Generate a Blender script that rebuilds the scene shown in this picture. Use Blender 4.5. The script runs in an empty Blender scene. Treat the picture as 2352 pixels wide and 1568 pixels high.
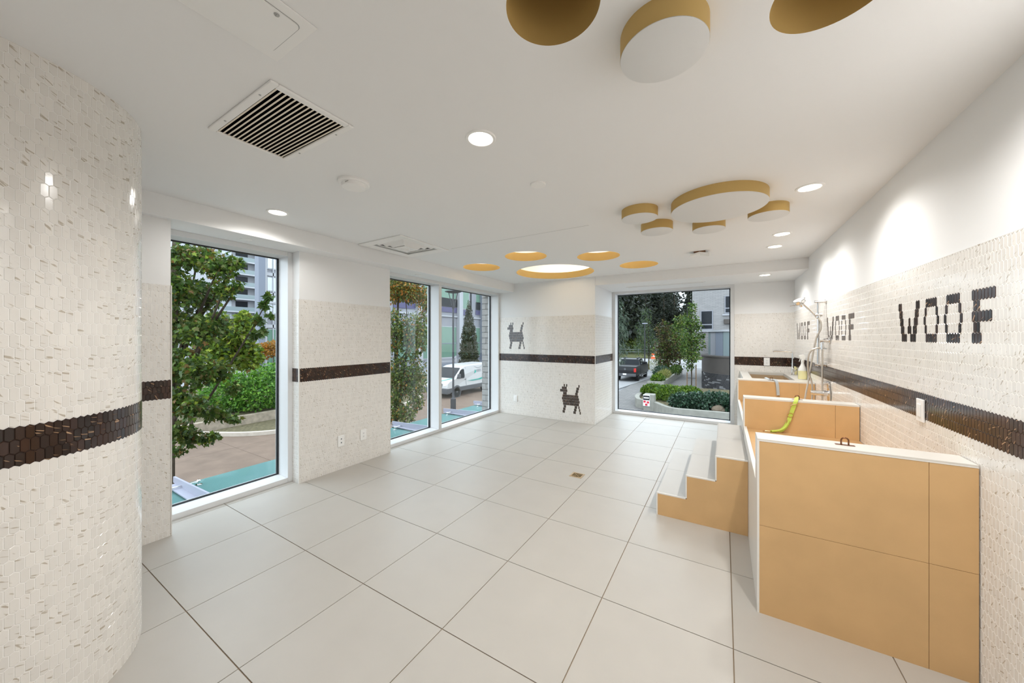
import bpy, bmesh, math, random
import numpy as np
from mathutils import Matrix, Vector

S = bpy.context.scene
C = S.collection
PI = math.pi
# ------------------------------------------------------------------ camera
FPX, YAW, CYPX, EYE = 803.2, 0.5446, 774.7, 1.43
cam_d = bpy.data.cameras.new('camera')
cam = bpy.data.objects.new('camera', cam_d)
C.objects.link(cam)
cam.location = (0, 0, EYE)
cam.rotation_euler = (PI / 2, 0, YAW)
cam_d.sensor_width = 36.0
cam_d.lens = FPX / 2352 * 36.0
cam_d.shift_y = -(784 - CYPX) / 2352
cam_d.clip_start, cam_d.clip_end = 0.02, 600
S.camera = cam
S.view_settings.view_transform = 'Standard'
S.view_settings.look = 'None'
S.view_settings.exposure = 0.85
S.view_settings.gamma = 1.0
S.view_settings.use_curve_mapping = False
S.cycles.use_denoising = True
S.cycles.max_bounces = 8
S.cycles.diffuse_bounces = 4
S.cycles.glossy_bounces = 2
S.cycles.caustics_reflective = False
S.cycles.caustics_refractive = False
S.cycles.use_adaptive_sampling = True
S.cycles.adaptive_threshold = 0.05
S.cycles.transparent_max_bounces = 16
S.cycles.sample_clamp_indirect = 6.0
# ------------------------------------------------------------------ sky (overcast)
W = bpy.data.worlds.new('overcast_sky')
S.world = W
W.use_nodes = True
W.node_tree.nodes['Background'].inputs[0].default_value = (0.80, 0.90, 1.0, 1)
SKY = 2.55
W.node_tree.nodes['Background'].inputs[1].default_value = SKY
LAMP_W = 35.0                    # watts of one ceiling downlight
LAMP_C = (1.0, 0.985, 0.965)

_c, _s = math.cos(YAW), math.sin(YAW)


def ray(px, py=CYPX):
    u = (px - 1176) / FPX
    return Vector((u * _c - _s, u * _s + _c, -(py - CYPX) / FPX))


def far(px, depth, py=CYPX):
    """a point of the place seen in direction px, py at a given distance"""
    return Vector((0, 0, EYE)) + ray(px, py) * depth


def on_z(px, py, z):
    d = ray(px, py)
    return Vector((0, 0, EYE)) + d * ((z - EYE) / d.z)


# ------------------------------------------------------------------ materials
M = {}


def mat(name, col, rough=0.5, spec=0.5, metal=0.0, noise=0.0, nscale=8.0, bump=0.0, bscale=60.0, emit=None, trans=0.0, alpha=1.0):
    m = bpy.data.materials.new(name)
    m.use_nodes = True
    nt = m.node_tree
    b = nt.nodes['Principled BSDF']
    b.inputs['Base Color'].default_value = (*col, 1)
    b.inputs['Roughness'].default_value = rough
    b.inputs['Specular IOR Level'].default_value = spec
    b.inputs['Metallic'].default_value = metal
    if emit:
        b.inputs['Emission Color'].default_value = (*emit[0], 1)
        b.inputs['Emission Strength'].default_value = emit[1]
    if noise > 0:
        g = nt.nodes.new('ShaderNodeNewGeometry')
        n = nt.nodes.new('ShaderNodeTexNoise')
        n.inputs['Scale'].default_value = nscale
        n.inputs['Detail'].default_value = 4
        nt.links.new(g.outputs['Position'], n.inputs['Vector'])
        r = nt.nodes.new('ShaderNodeValToRGB')
        r.color_ramp.elements[0].position = 0.3
        r.color_ramp.elements[1].position = 0.7
        r.color_ramp.elements[0].color = (*[c * (1 - noise) for c in col], 1)
        r.color_ramp.elements[1].color = (*[min(1, c * (1 + noise)) for c in col], 1)
        nt.links.new(n.outputs['Fac'], r.inputs['Fac'])
        nt.links.new(r.outputs['Color'], b.inputs['Base Color'])
    if bump > 0:
        g = nt.nodes.new('ShaderNodeNewGeometry')
        n = nt.nodes.new('ShaderNodeTexNoise')
        n.inputs['Scale'].default_value = bscale
        nt.links.new(g.outputs['Position'], n.inputs['Vector'])
        bp = nt.nodes.new('ShaderNodeBump')
        bp.inputs['Strength'].default_value = bump
        bp.inputs['Distance'].default_value = 0.01
        nt.links.new(n.outputs['Fac'], bp.inputs['Height'])
        nt.links.new(bp.outputs['Normal'], b.inputs['Normal'])
    M[name] = m
    return m


def stone_tile(name, base, vein, lo, hi, rough, along, across, var):
    """glazed mosaic tile with short diagonal veins; tone varies from tile to tile"""
    m = bpy.data.materials.new(name)
    m.use_nodes = True
    nt = m.node_tree
    L = nt.links.new
    b = nt.nodes['Principled BSDF']
    b.inputs['Roughness'].default_value = rough
    g = nt.nodes.new('ShaderNodeNewGeometry')
    oi = nt.nodes.new('ShaderNodeObjectInfo')
    ad = nt.nodes.new('ShaderNodeMath'); ad.operation = 'ADD'
    L(g.outputs['Random Per Island'], ad.inputs[0]); L(oi.outputs['Random'], ad.inputs[1])
    fr = nt.nodes.new('ShaderNodeMath'); fr.operation = 'FRACT'
    L(ad.outputs[0], fr.inputs[0])
    sp = nt.nodes.new('ShaderNodeSeparateXYZ'); L(g.outputs['Position'], sp.inputs[0])
    u = nt.nodes.new('ShaderNodeMath'); u.operation = 'ADD'
    L(sp.outputs[0], u.inputs[0]); L(sp.outputs[1], u.inputs[1])
    k = nt.nodes.new('ShaderNodeMath'); k.operation = 'MULTIPLY'; k.inputs[1].default_value = 37.0
    L(fr.outputs[0], k.inputs[0])
    cb = nt.nodes.new('ShaderNodeCombineXYZ')
    L(u.outputs[0], cb.inputs[0]); L(sp.outputs[2], cb.inputs[1]); L(k.outputs[0], cb.inputs[2])
    rot = nt.nodes.new('ShaderNodeVectorRotate'); rot.rotation_type = 'Z_AXIS'
    an = nt.nodes.new('ShaderNodeMath'); an.operation = 'MULTIPLY_ADD'
    an.inputs[1].default_value = 0.7; an.inputs[2].default_value = 0.4
    L(fr.outputs[0], an.inputs[0])
    L(cb.outputs[0], rot.inputs['Vector']); L(an.outputs[0], rot.inputs['Angle'])
    mp = nt.nodes.new('ShaderNodeMapping'); mp.inputs['Scale'].default_value = (along, across, 1)
    L(rot.outputs[0], mp.inputs[0])
    n = nt.nodes.new('ShaderNodeTexNoise'); n.inputs['Scale'].default_value = 1.0; n.inputs['Detail'].default_value = 1.5
    L(mp.outputs[0], n.inputs['Vector'])
    r = nt.nodes.new('ShaderNodeValToRGB')
    r.color_ramp.elements[0].position = lo; r.color_ramp.elements[1].position = hi
    L(n.outputs['Fac'], r.inputs['Fac'])
    tone = nt.nodes.new('ShaderNodeMix'); tone.data_type = 'RGBA'
    tone.inputs[6].default_value = (*[c * (1 - var) for c in base], 1)
    tone.inputs[7].default_value = (*[min(1, c * (1 + var)) for c in base], 1)
    L(fr.outputs[0], tone.inputs[0])
    mx = nt.nodes.new('ShaderNodeMix'); mx.data_type = 'RGBA'
    mx.inputs[7].default_value = (*vein, 1)
    L(tone.outputs[2], mx.inputs[6]); L(r.outputs['Color'], mx.inputs[0])
    L(mx.outputs[2], b.inputs['Base Color'])
    b.inputs['Specular IOR Level'].default_value = 0.65 if 'dark' in name else 0.5
    M[name] = m


def leaf_mat(name, stops, trans=0.25, rough=0.5):
    """leaf colour differs from leaf to leaf"""
    m = bpy.data.materials.new(name)
    m.use_nodes = True
    nt = m.node_tree
    L = nt.links.new
    b = nt.nodes['Principled BSDF']
    b.inputs['Roughness'].default_value = rough
    b.inputs['Specular IOR Level'].default_value = 0.3
    g = nt.nodes.new('ShaderNodeNewGeometry')
    r = nt.nodes.new('ShaderNodeValToRGB')
    e = r.color_ramp.elements
    e[0].position = stops[0][0]; e[0].color = (*stops[0][1], 1)
    e[1].position = stops[-1][0]; e[1].color = (*stops[-1][1], 1)
    for p, col in stops[1:-1]:
        x = e.new(p); x.color = (*col, 1)
    L(g.outputs['Random Per Island'], r.inputs['Fac'])
    L(r.outputs['Color'], b.inputs['Base Color'])
    t = nt.nodes.new('ShaderNodeBsdfTranslucent')
    L(r.outputs['Color'], t.inputs['Color'])
    mx = nt.nodes.new('ShaderNodeMixShader'); mx.inputs[0].default_value = trans
    L(b.outputs[0], mx.inputs[1]); L(t.outputs[0], mx.inputs[2])
    L(mx.outputs[0], nt.nodes['Material Output'].inputs['Surface'])
    M[name] = m


def glass_mat(name, tint, refl=0.06, base=None):
    m = bpy.data.materials.new(name)
    m.use_nodes = True
    nt = m.node_tree
    L = nt.links.new
    nt.nodes.remove(nt.nodes['Principled BSDF'])
    t = nt.nodes.new('ShaderNodeBsdfTransparent'); t.inputs['Color'].default_value = (*tint, 1)
    gl = nt.nodes.new('ShaderNodeBsdfGlossy'); gl.inputs['Roughness'].default_value = 0.0
    fr = nt.nodes.new('ShaderNodeFresnel'); fr.inputs['IOR'].default_value = 1.45
    mx = nt.nodes.new('ShaderNodeMixShader')
    ml = nt.nodes.new('ShaderNodeMath'); ml.operation = 'MULTIPLY'; ml.inputs[1].default_value = refl
    L(fr.outputs[0], ml.inputs[0])
    L(ml.outputs[0], mx.inputs[0]); L(t.outputs[0], mx.inputs[1]); L(gl.outputs[0], mx.inputs[2])
    last = mx
    if base:
        d = nt.nodes.new('ShaderNodeBsdfDiffuse'); d.inputs['Color'].default_value = (*base[0], 1)
        m2 = nt.nodes.new('ShaderNodeMixShader'); m2.inputs[0].default_value = base[1]
        L(mx.outputs[0], m2.inputs[1]); L(d.outputs[0], m2.inputs[2])
        last = m2
    L(last.outputs[0], nt.nodes['Material Output'].inputs['Surface'])
    M[name] = m


mat('paint', (0.87, 0.868, 0.862), 0.55, 0.3, bump=0.02, bscale=300)
mat('ceiling_paint', (0.875, 0.873, 0.868), 0.7, 0.2)
mat('grout', (0.88, 0.86, 0.83), 0.8, 0.2)
mat('dark_grout', (0.035, 0.022, 0.016), 0.7, 0.3)
mat('floor_grout', (0.30, 0.23, 0.16), 0.8, 0.2)
mat('floor_tile', (0.50, 0.472, 0.43), 0.40, 0.45, noise=0.02, nscale=5, bump=0.01, bscale=25)
mat('beige_shade_tile', (0.645, 0.41, 0.195), 0.38, 0.4, noise=0.05, nscale=6)  # beige cladding; warm shade on fronts and tub floor is put into the colour
mat('pale_tile', (0.69, 0.655, 0.60), 0.35, 0.4, noise=0.02, nscale=6)
mat('white_trim', (0.82, 0.80, 0.76), 0.4, 0.4)
mat('frame_white', (0.74, 0.74, 0.74), 0.35, 0.4)
mat('gasket', (0.012, 0.014, 0.018), 0.4, 0.4)
mat('white_plastic', (0.90, 0.89, 0.87), 0.35, 0.5)
mat('grey_plastic', (0.45, 0.45, 0.44), 0.4, 0.5)
mat('dark_void', (0.012, 0.008, 0.006), 0.9, 0.1)
mat('gold_paint', (0.57, 0.385, 0.135), 0.55, 0.3)
mat('disc_white', (0.76, 0.76, 0.75), 0.6, 0.3)
mat('chrome', (0.80, 0.80, 0.80), 0.12, 0.5, metal=1.0)
mat('steel', (0.72, 0.56, 0.38), 0.32, 0.5, metal=0.7)
mat('bronze', (0.22, 0.10, 0.05), 0.35, 0.5, metal=1.0)
mat('brass', (0.75, 0.55, 0.30), 0.3, 0.5, metal=1.0)
mat('hose', (0.62, 0.57, 0.50), 0.3, 0.5, metal=0.6)
mat('slat_metal', (0.82, 0.74, 0.62), 0.5, 0.4)
mat('leash_green', (0.56, 0.70, 0.12), 0.6, 0.3)
mat('leash_grey', (0.50, 0.56, 0.60), 0.6, 0.3)
mat('bottle_white', (0.83, 0.82, 0.78), 0.35, 0.5)
mat('soap_yellow', (0.83, 0.76, 0.40), 0.2, 0.5)
mat('lens', (1, 1, 1), 0.5, 0.2, emit=((1.0, 0.90, 0.74), 7.0))
mat('led', (1, 1, 1), 0.5, 0.2, emit=((1.0, 0.88, 0.69), 12.0))
stone_tile('white_tile', (0.80, 0.768, 0.722), (0.50, 0.44, 0.36), 0.635, 0.71, 0.14, 30, 115, 0.04)
stone_tile('dark_tile', (0.028, 0.012, 0.008), (0.48, 0.30, 0.17), 0.66, 0.72, 0.16, 18, 140, 0.5)
glass_mat('window_glass', (0.93, 0.95, 0.95), 0.11)
glass_mat('canopy_glass', (0.55, 0.80, 0.78), 1.0, ((0.16, 0.30, 0.29), 0.55))
# outdoors
mat('asphalt', (0.22, 0.22, 0.23), 0.9, 0.2, noise=0.15, nscale=3)
mat('road_light', (0.25, 0.245, 0.245), 0.9, 0.2, noise=0.08, nscale=2)
mat('concrete_drive', (0.145, 0.101, 0.075), 0.85, 0.2, noise=0.14, nscale=2.2)
mat('concrete_wall', (0.235, 0.225, 0.195), 0.85, 0.2, noise=0.13, nscale=4)
mat('concrete_brown', (0.25, 0.205, 0.155), 0.9, 0.2, noise=0.25, nscale=5)
mat('kerb', (0.410, 0.353, 0.295), 0.85, 0.2, noise=0.1, nscale=6)
mat('soil', (0.10, 0.085, 0.05), 0.95, 0.1, noise=0.4, nscale=9)
mat('verge', (0.065, 0.066, 0.026), 0.95, 0.1, noise=0.4, nscale=3)
mat('paver', (0.2, 0.25, 0.24), 0.85, 0.2, noise=0.15, nscale=8)
mat('steel_grey', (0.30, 0.30, 0.36), 0.45, 0.4)
mat('dark_steel', (0.035, 0.035, 0.04), 0.45, 0.4)
mat('facade_grey', (0.209, 0.209, 0.227), 0.7, 0.3)
mat('facade_dark', (0.15, 0.165, 0.20), 0.6, 0.3)
mat('facade_white', (0.320, 0.320, 0.335), 0.6, 0.3)
mat('facade_purple', (0.06, 0.055, 0.12), 0.5, 0.4)
mat('green_glass', (0.11, 0.19, 0.14), 0.1, 0.35)
mat('blue_glass', (0.17, 0.205, 0.21), 0.1, 0.35)
mat('dark_glass', (0.012, 0.014, 0.017), 0.12, 0.12)
mat('pale_glass', (0.50, 0.53, 0.56), 0.10, 0.7)
mat('brick_block', (0.353, 0.336, 0.320), 0.9, 0.2, noise=0.12, nscale=14)
mat('mortar', (0.24, 0.23, 0.22), 0.95, 0.1)
mat('white_brick', (0.410, 0.394, 0.385), 0.85, 0.2, noise=0.10, nscale=8)
mat('brown_render', (0.069, 0.059, 0.053), 0.8, 0.25, noise=0.1, nscale=6)
mat('black_brick', (0.018, 0.017, 0.02), 0.4, 0.5)
mat('pale_mortar', (0.17, 0.165, 0.165), 0.9, 0.2)
mat('bark', (0.055, 0.042, 0.03), 0.9, 0.1, noise=0.3, nscale=14)
mat('wood_stake', (0.16, 0.10, 0.06), 0.9, 0.1)
mat('boulder', (0.14, 0.108, 0.078), 0.9, 0.1, noise=0.3, nscale=3, bump=0.6, bscale=3)
mat('van_white', (0.45, 0.44, 0.43), 0.25, 0.6)
mat('van_grey', (0.075, 0.075, 0.08), 0.6, 0.3)
mat('tyre', (0.015, 0.015, 0.016), 0.8, 0.2)
mat('wheel_hub', (0.09, 0.09, 0.095), 0.5, 0.3)
mat('truck_body', (0.012, 0.012, 0.014), 0.4, 0.3)
mat('tail_red', (0.45, 0.02, 0.015), 0.2, 0.5)
mat('lamp_clear', (0.55, 0.52, 0.50), 0.1, 0.7)
mat('van_teal', (0.02, 0.30, 0.24), 0.3, 0.5)
mat('ink_grey', (0.16, 0.18, 0.20), 0.5, 0.3)
mat('sign_white', (0.72, 0.72, 0.70), 0.5, 0.3)
mat('sign_red', (0.50, 0.03, 0.05), 0.5, 0.3)
mat('sign_black', (0.02, 0.02, 0.022), 0.5, 0.3)
mat('cone_orange', (0.80, 0.10, 0.02), 0.5, 0.4)
leaf_mat('maple_leaves', [(0, (0.0214, 0.0459, 0.0073)), (0.35, (0.0459, 0.0918, 0.0110)), (0.75, (0.0734, 0.1040, 0.0134)), (0.93, (0.1040, 0.0857, 0.0172)), (1, (0.1591, 0.0734, 0.0153))], 0.35)
leaf_mat('maple_lime', [(0, (0.0648, 0.1152, 0.0108)), (0.6, (0.1440, 0.2160, 0.0144)), (1, (0.2448, 0.2736, 0.0288))], 0.35)
leaf_mat('hedge_leaves', [(0, (0.0225, 0.0750, 0.0090)), (0.5, (0.0675, 0.1800, 0.0150)), (1, (0.1650, 0.3150, 0.0375))], 0.3)
leaf_mat('autumn_leaves', [(0, (0.1650, 0.0900, 0.0150)), (0.5, (0.2850, 0.1500, 0.0188)), (1, (0.3900, 0.1275, 0.0150))], 0.35)
leaf_mat('olive_leaves', [(0, (0.0375, 0.0638, 0.0112)), (0.6, (0.0975, 0.1275, 0.0225)), (1, (0.1950, 0.1950, 0.0375))], 0.35)
leaf_mat('cedar_leaves', [(0, (0.0112, 0.0168, 0.0056)), (0.6, (0.0308, 0.0392, 0.0123)), (1, (0.0784, 0.0784, 0.0280))], 0.15)
leaf_mat('forest_leaves', [(0, (0.0046, 0.0074, 0.0046)), (0.7, (0.0130, 0.0186, 0.0084)), (1, (0.0279, 0.0349, 0.0139))], 0.12)
leaf_mat('willow_leaves', [(0, (0.0224, 0.0382, 0.0255)), (0.6, (0.0542, 0.0829, 0.0510)), (1, (0.1275, 0.1594, 0.1084))], 0.25)
leaf_mat('young_leaves', [(0, (0.0191, 0.0446, 0.0076)), (0.6, (0.0510, 0.1020, 0.0127)), (1, (0.1275, 0.1913, 0.0319))], 0.3)
leaf_mat('russet_leaves', [(0, (0.0300, 0.0225, 0.0105)), (0.5, (0.0825, 0.0488, 0.0188)), (0.75, (0.0750, 0.0825, 0.0225)), (1, (0.1650, 0.1125, 0.0375))], 0.3)
leaf_mat('lime_hedge', [(0, (0.0224, 0.0560, 0.0045)), (0.6, (0.0672, 0.1344, 0.0067)), (1, (0.1456, 0.2128, 0.0168))], 0.3)
leaf_mat('laurel_leaves', [(0, (0.0076, 0.0224, 0.0115)), (0.6, (0.0224, 0.0542, 0.0287)), (1, (0.0638, 0.1084, 0.0638))], 0.15, 0.3)
leaf_mat('grass_blades', [(0, (0.0900, 0.1125, 0.0225)), (0.6, (0.2100, 0.2250, 0.0525)), (1, (0.3375, 0.2850, 0.1125))], 0.3)


# ------------------------------------------------------------------ mesh helpers
class MB:
    def __init__(self):
        self.v, self.f = [], []

    def add(self, vs, fs):
        o = len(self.v)
        self.v += [tuple(p) for p in vs]
        self.f += [tuple(i + o for i in f) for f in fs]
        return self

    def box(self, x0, x1, y0, y1, z0, z1):
        if x0 > x1: x0, x1 = x1, x0
        if y0 > y1: y0, y1 = y1, y0
        if z0 > z1: z0, z1 = z1, z0
        return self.add([(x0, y0, z0), (x1, y0, z0), (x1, y1, z0), (x0, y1, z0), (x0, y0, z1), (x1, y0, z1), (x1, y1, z1), (x0, y1, z1)],
                        [(0, 3, 2, 1), (4, 5, 6, 7), (0, 1, 5, 4), (1, 2, 6, 5), (2, 3, 7, 6), (3, 0, 4, 7)])

    def prism(self, pts, vec):
        """closed polygon of 3-D points pushed along vec"""
        n = len(pts)
        p = [Vector(q) for q in pts]
        e = Vector(vec)
        nrm = Vector((0, 0, 0))
        for i in range(n):
            nrm += p[i].cross(p[(i + 1) % n])
        if nrm.dot(e) > 0:
            p = p[::-1]
        return self.add(p + [q + e for q in p], [tuple(range(n)), tuple(range(2 * n - 1, n - 1, -1))] +
                        [(i, i + n, (i + 1) % n + n, (i + 1) % n) for i in range(n)])

    def tube(self, path, r, n=10, caps=True):
        p = [Vector(q) for q in path]
        rs = r if isinstance(r, (list, tuple)) else [r] * len(p)
        rings = []
        up = Vector((0, 0, 1))
        prev = None
        for i, q in enumerate(p):
            t = (p[min(i + 1, len(p) - 1)] - p[max(i - 1, 0)]).normalized()
            a = prev if prev is not None else (up if abs(t.z) < 0.9 else Vector((1, 0, 0)))
            a = (a - t * a.dot(t))
            if a.length < 1e-6:
                a = t.orthogonal()
            a.normalize()
            prev = a
            b = t.cross(a)
            rings.append([q + (a * math.cos(2 * PI * k / n) + b * math.sin(2 * PI * k / n)) * rs[i] for k in range(n)])
        vs = [v for rg in rings for v in rg]
        fs = []
        for i in range(len(p) - 1):
            for k in range(n):
                k2 = (k + 1) % n
                fs.append((i * n + k, i * n + k2, (i + 1) * n + k2, (i + 1) * n + k))
        if caps:
            fs.append(tuple(range(n))[::-1])
            fs.append(tuple((len(p) - 1) * n + k for k in range(n)))
        return self.add(vs, fs)

    def lathe(self, prof, base, axis=(0, 0, 1), n=24, caps=True):
        """profile [(radius, height)] turned about axis through base"""
        ax = Vector(axis).normalized()
        a = ax.orthogonal().normalized()
        b = ax.cross(a)
        o = Vector(base)
        vs, fs = [], []
        for r, h in prof:
            for k in range(n):
                t = 2 * PI * k / n
                vs.append(o + ax * h + (a * math.cos(t) + b * math.sin(t)) * r)
        for i in range(len(prof) - 1):
            for k in range(n):
                k2 = (k + 1) % n
                fs.append((i * n + k, i * n + k2, (i + 1) * n + k2, (i + 1) * n + k))
        if caps:
            fs.append(tuple(range(n))[::-1])
            fs.append(tuple((len(prof) - 1) * n + k for k in range(n)))
        return self.add(vs, fs)

    def rings(self, prof, base, n=32):
        """like lathe about +z, closed into a ring (profile is a loop)"""
        o = Vector(base)
        vs, fs = [], []
        m = len(prof)
        for r, h in prof:
            for k in range(n):
                t = 2 * PI * k / n
                vs.append(o + Vector((r * math.cos(t), r * math.sin(t), h)))
        for i in range(m):
            j = (i + 1) % m
            for k in range(n):
                k2 = (k + 1) % n
                fs.append((i * n + k, i * n + k2, j * n + k2, j * n + k))
        return self.add(vs, fs)

    def mesh(self, name):
        me = bpy.data.meshes.new(name)
        me.from_pydata([tuple(p) for p in self.v], [], self.f)
        me.update()
        return me


def smooth(me, ang=0.6):
    for p in me.polygons:
        p.use_smooth = True
    try:
        me.set_sharp_from_angle(angle=ang)
    except Exception:
        pass


def obj(name, mb, m, parent=None, smo=False, bev=0.0, stuff=False):
    me = mb.mesh(name) if isinstance(mb, MB) else mb
    if not me.materials:
        me.materials.append(M[m])
    if smo:
        smooth(me)
    o = bpy.data.objects.new(name, me)
    C.objects.link(o)
    if parent is not None:
        o.parent = parent
        o.matrix_parent_inverse = Matrix.Translation(-Vector(root_loc(parent)))
    if bev > 0:
        md = o.modifiers.new('bevel', 'BEVEL')
        md.width = bev
        md.segments = 2
        md.limit_method = 'ANGLE'
    if stuff:
        o['kind'] = 'stuff'
    return o


_loc = {}


def root_loc(o):
    return _loc.get(o.name, (0, 0, 0))


def thing(name, label, cat, loc=(0, 0, 0), group=None):
    o = bpy.data.objects.new(name, None)
    o.empty_display_size = 0.05
    C.objects.link(o)
    o.location = loc
    _loc[o.name] = tuple(loc)
    return tag(o, label, cat, group)


def tag(o, label, cat, group=None, kind=None):
    o['label'] = label
    if cat: o['category'] = cat
    if group: o['group'] = group
    if kind: o['kind'] = kind
    return o


def struct(name, mb, m, label=None, **k):
    o = obj(name, mb, m, **k)
    o['kind'] = 'structure'
    if label:
        o['label'] = label
    return o


# ------------------------------------------------------------------ room measures
ZC = 2.43            # ceiling
ZS = 2.275           # underside of the soffits
XR = 0.905           # right wall
XP1, XP2, XF = -3.42, -3.56, -3.68   # left piers and window frames
XG = -3.87           # glass of the left windows
YD = 5.62            # wall with the dogs
YW = 6.66            # far window frame
YG = 6.86            # far glass
XJ = -1.81           # return beside the far window
YB = -1.7            # wall behind the camera
PT, PR = 0.022, 0.045               # mosaic pitch across and up
COLC, COLR = (-2.57, 0.02), 0.52    # round tiled wall end

# floor: grout bed with single tiles on it
TX0, TY0, TS = -3.0126, 0.0704, 0.61
floor = struct('floor', MB().box(-3.75, 0.95, YB - 0.1, 6.72, -0.12, -0.004), 'floor_grout', 'pale square floor tiles with thin brown joints')
tile_me = {}
for i in range(-2, 8):
    for j in range(-4, 12):
        x0, x1 = max(TX0 + TS * i, -3.72), min(TX0 + TS * (i + 1), 0.90)
        y0, y1 = max(TY0 + TS * j, YB), min(TY0 + TS * (j + 1), 6.68)
        if x1 - x0 < 0.02 or y1 - y0 < 0.02 or (y0 > YD - 0.05 and x1 < XJ):
            continue
        if y0 < YD < y1 and x1 < XJ:
            y1 = YD
        w, h = round(x1 - x0 - 0.005, 4), round(y1 - y0 - 0.005, 4)
        if (w, h) not in tile_me:
            me = MB().box(-w / 2, w / 2, -h / 2, h / 2, -0.004, 0.0).mesh('floor_tile')
            me.materials.append(M['floor_tile'])
            tile_me[(w, h)] = me
        o = bpy.data.objects.new('floor_tile', tile_me[(w, h)])
        C.objects.link(o)
        o.location = ((x0 + x1) / 2, (y0 + y1) / 2, 0)
        o.parent = floor

# ceiling with its real openings
HOLES = [  # (x, y, r, label)
    (-2.962, 4.052, 0.262), (-2.092, 3.783, 0.258), (-1.325, 4.24, 0.257), (-1.004, 5.024, 0.25), (-2.224, 4.94, 0.59),
    (-0.443, 0.969, 0.141), (0.271, 1.337, 0.150)]
RECTS = [(-2.088, -1.530, 0.703, 1.002), (-3.24, -2.76, 2.44, 2.94)]


def ceiling_mesh(x0, x1, y0, y1):
    bm = bmesh.new()

    def loop(pts):
        vs = [bm.verts.new((x, y, ZC)) for x, y in pts]
        for a, b in zip(vs, vs[1:] + vs[:1]):
            bm.edges.new((a, b))
    loop([(x0, y0), (x1, y0), (x1, y1), (x0, y1)])
    for x, y, r in HOLES:
        loop([(x + r * math.cos(2 * PI * k / 64), y + r * math.sin(2 * PI * k / 64)) for k in range(64)])
    for a, b, c, d in RECTS:
        loop([(a, c), (b, c), (b, d), (a, d)])
    bmesh.ops.triangle_fill(bm, use_beauty=True, edges=bm.edges[:], normal=(0, 0, -1))
    for f in bm.faces:
        if f.normal.z > 0:
            f.normal_flip()
    me = bpy.data.meshes.new('ceiling')
    bm.to_mesh(me)
    bm.free()
    return me


ceil = struct('ceiling', ceiling_mesh(-3.45, 1.0, YB - 0.1, 5.75), 'ceiling_paint', 'smooth white painted ceiling')
# plenum above the openings
struct('ceiling_void', MB().box(-4.1, 1.1, YB - 0.2, 7.0, 2.86, 2.92), 'ceiling_paint', 'pale slab above the ceiling openings')
seam = MB().box(-2.63, -1.03, 3.018, 3.022, ZC - 0.0008, ZC + 0.001)
obj('panel_seam', seam, 'grey_plastic', ceil)
struct('trim_1', MB().box(-4.06, -3.36, YB - 0.1, YD + 0.02, ZS, 2.87), 'paint', 'painted soffit along the window side', bev=0.004)
struct('trim_2', MB().box(XJ - 0.02, 1.0, YD + 0.02, 6.95, ZS + 0.01, 2.87), 'paint', 'painted soffit above the far window', bev=0.004)

# ------------------------------------------------------------------ walls
wall_right = struct('wall_right', MB().box(XR, XR + 0.2, YB - 0.1, 7.0, -0.1, 2.9), 'paint', 'long white wall, mosaic below and paint above')
wall_near = struct('wall_left_near', MB().box(-4.02, XP1, YB - 0.1, 0.884, -0.1, ZS), 'paint', 'narrow tiled pier before the first window')
wall_left = struct('wall_left', MB().box(-4.02, XP2, 1.852, 2.94, -0.1, ZS), 'paint', 'tiled pier between the two left windows')
wall_dog = struct('wall_far', MB().box(-4.02, XJ, YD, 6.98, -0.1, 2.9), 'paint', 'far wall with two dark mosaic dogs')
wall_fr = struct('wall_far_right', MB().box(0.147, XR, YW, 6.98, -0.1, ZS + 0.01), 'paint', 'short tiled wall behind the sink')
struct('wall_back', MB().box(-4.02, 1.1, YB - 0.2, YB, -0.1, 2.9), 'paint', 'plain white wall')
wall_col = struct('wall_curved', MB().lathe([(COLR + 0.0014, -0.02), (COLR + 0.0014, ZC + 0.02)], (COLC[0], COLC[1], 0), n=96), 'grout', 'rounded wall end tiled from floor to ceiling', smo=True)
struct('wall_curved_run', MB().box(COLC[0] - 0.3, COLC[0] + 0.3, YB, COLC[1] - 0.1, -0.02, ZC + 0.02), 'paint', 'wall running back behind the rounded end')

# mosaic -------------------------------------------------------------
HT, HP = 0.0500, 0.0060          # tile height, depth of the points
TW = 0.0209
DEEP = 0.0014


def hex_pts(w, h, p):
    return [(0, h / 2), (w / 2, h / 2 - p), (w / 2, -h / 2 + p), (0, -h / 2), (-w / 2, -h / 2 + p), (-w / 2, h / 2 - p)]


OUT = hex_pts(TW, HT, HP)
INN = hex_pts(TW - 0.0022, HT - 0.0024, HP - 0.0003)
INN_D = hex_pts(TW - 0.0022, HT - 0.0026, HP - 0.0003)
OUT_D = hex_pts(0.0215, 0.0508, 0.0060)
SHAPE = {'white_tile': (INN, DEEP), 'dark_tile': (INN_D, 0.0024)}
RIM = {'white_tile': OUT, 'dark_tile': OUT_D}
TFACES = [(6, 11, 10, 9, 8, 7)] + [(k, k + 6, (k + 1) % 6 + 6, (k + 1) % 6) for k in range(6)]


def tile_mesh(name, m):
    mb = MB()
    inn, deep = SHAPE[m]
    mb.add([(x, y, 0) for x, y in RIM[m]] + [(x, y, deep) for x, y in inn], TFACES)
    me = mb.mesh(name)
    me.materials.append(M[m])
    return me


TILE = {'white_tile': tile_mesh('wall_tile', 'white_tile'), 'dark_tile': tile_mesh('dark_tile', 'dark_tile')}


def px_of(p):
    xc = _c * p.x + _s * p.y
    yc = -_s * p.x + _c * p.y
    if yc < 0.05:
        return None
    return 1176 + FPX * xc / yc, CYPX - FPX * (p.z - EYE) / yc, yc


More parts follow.
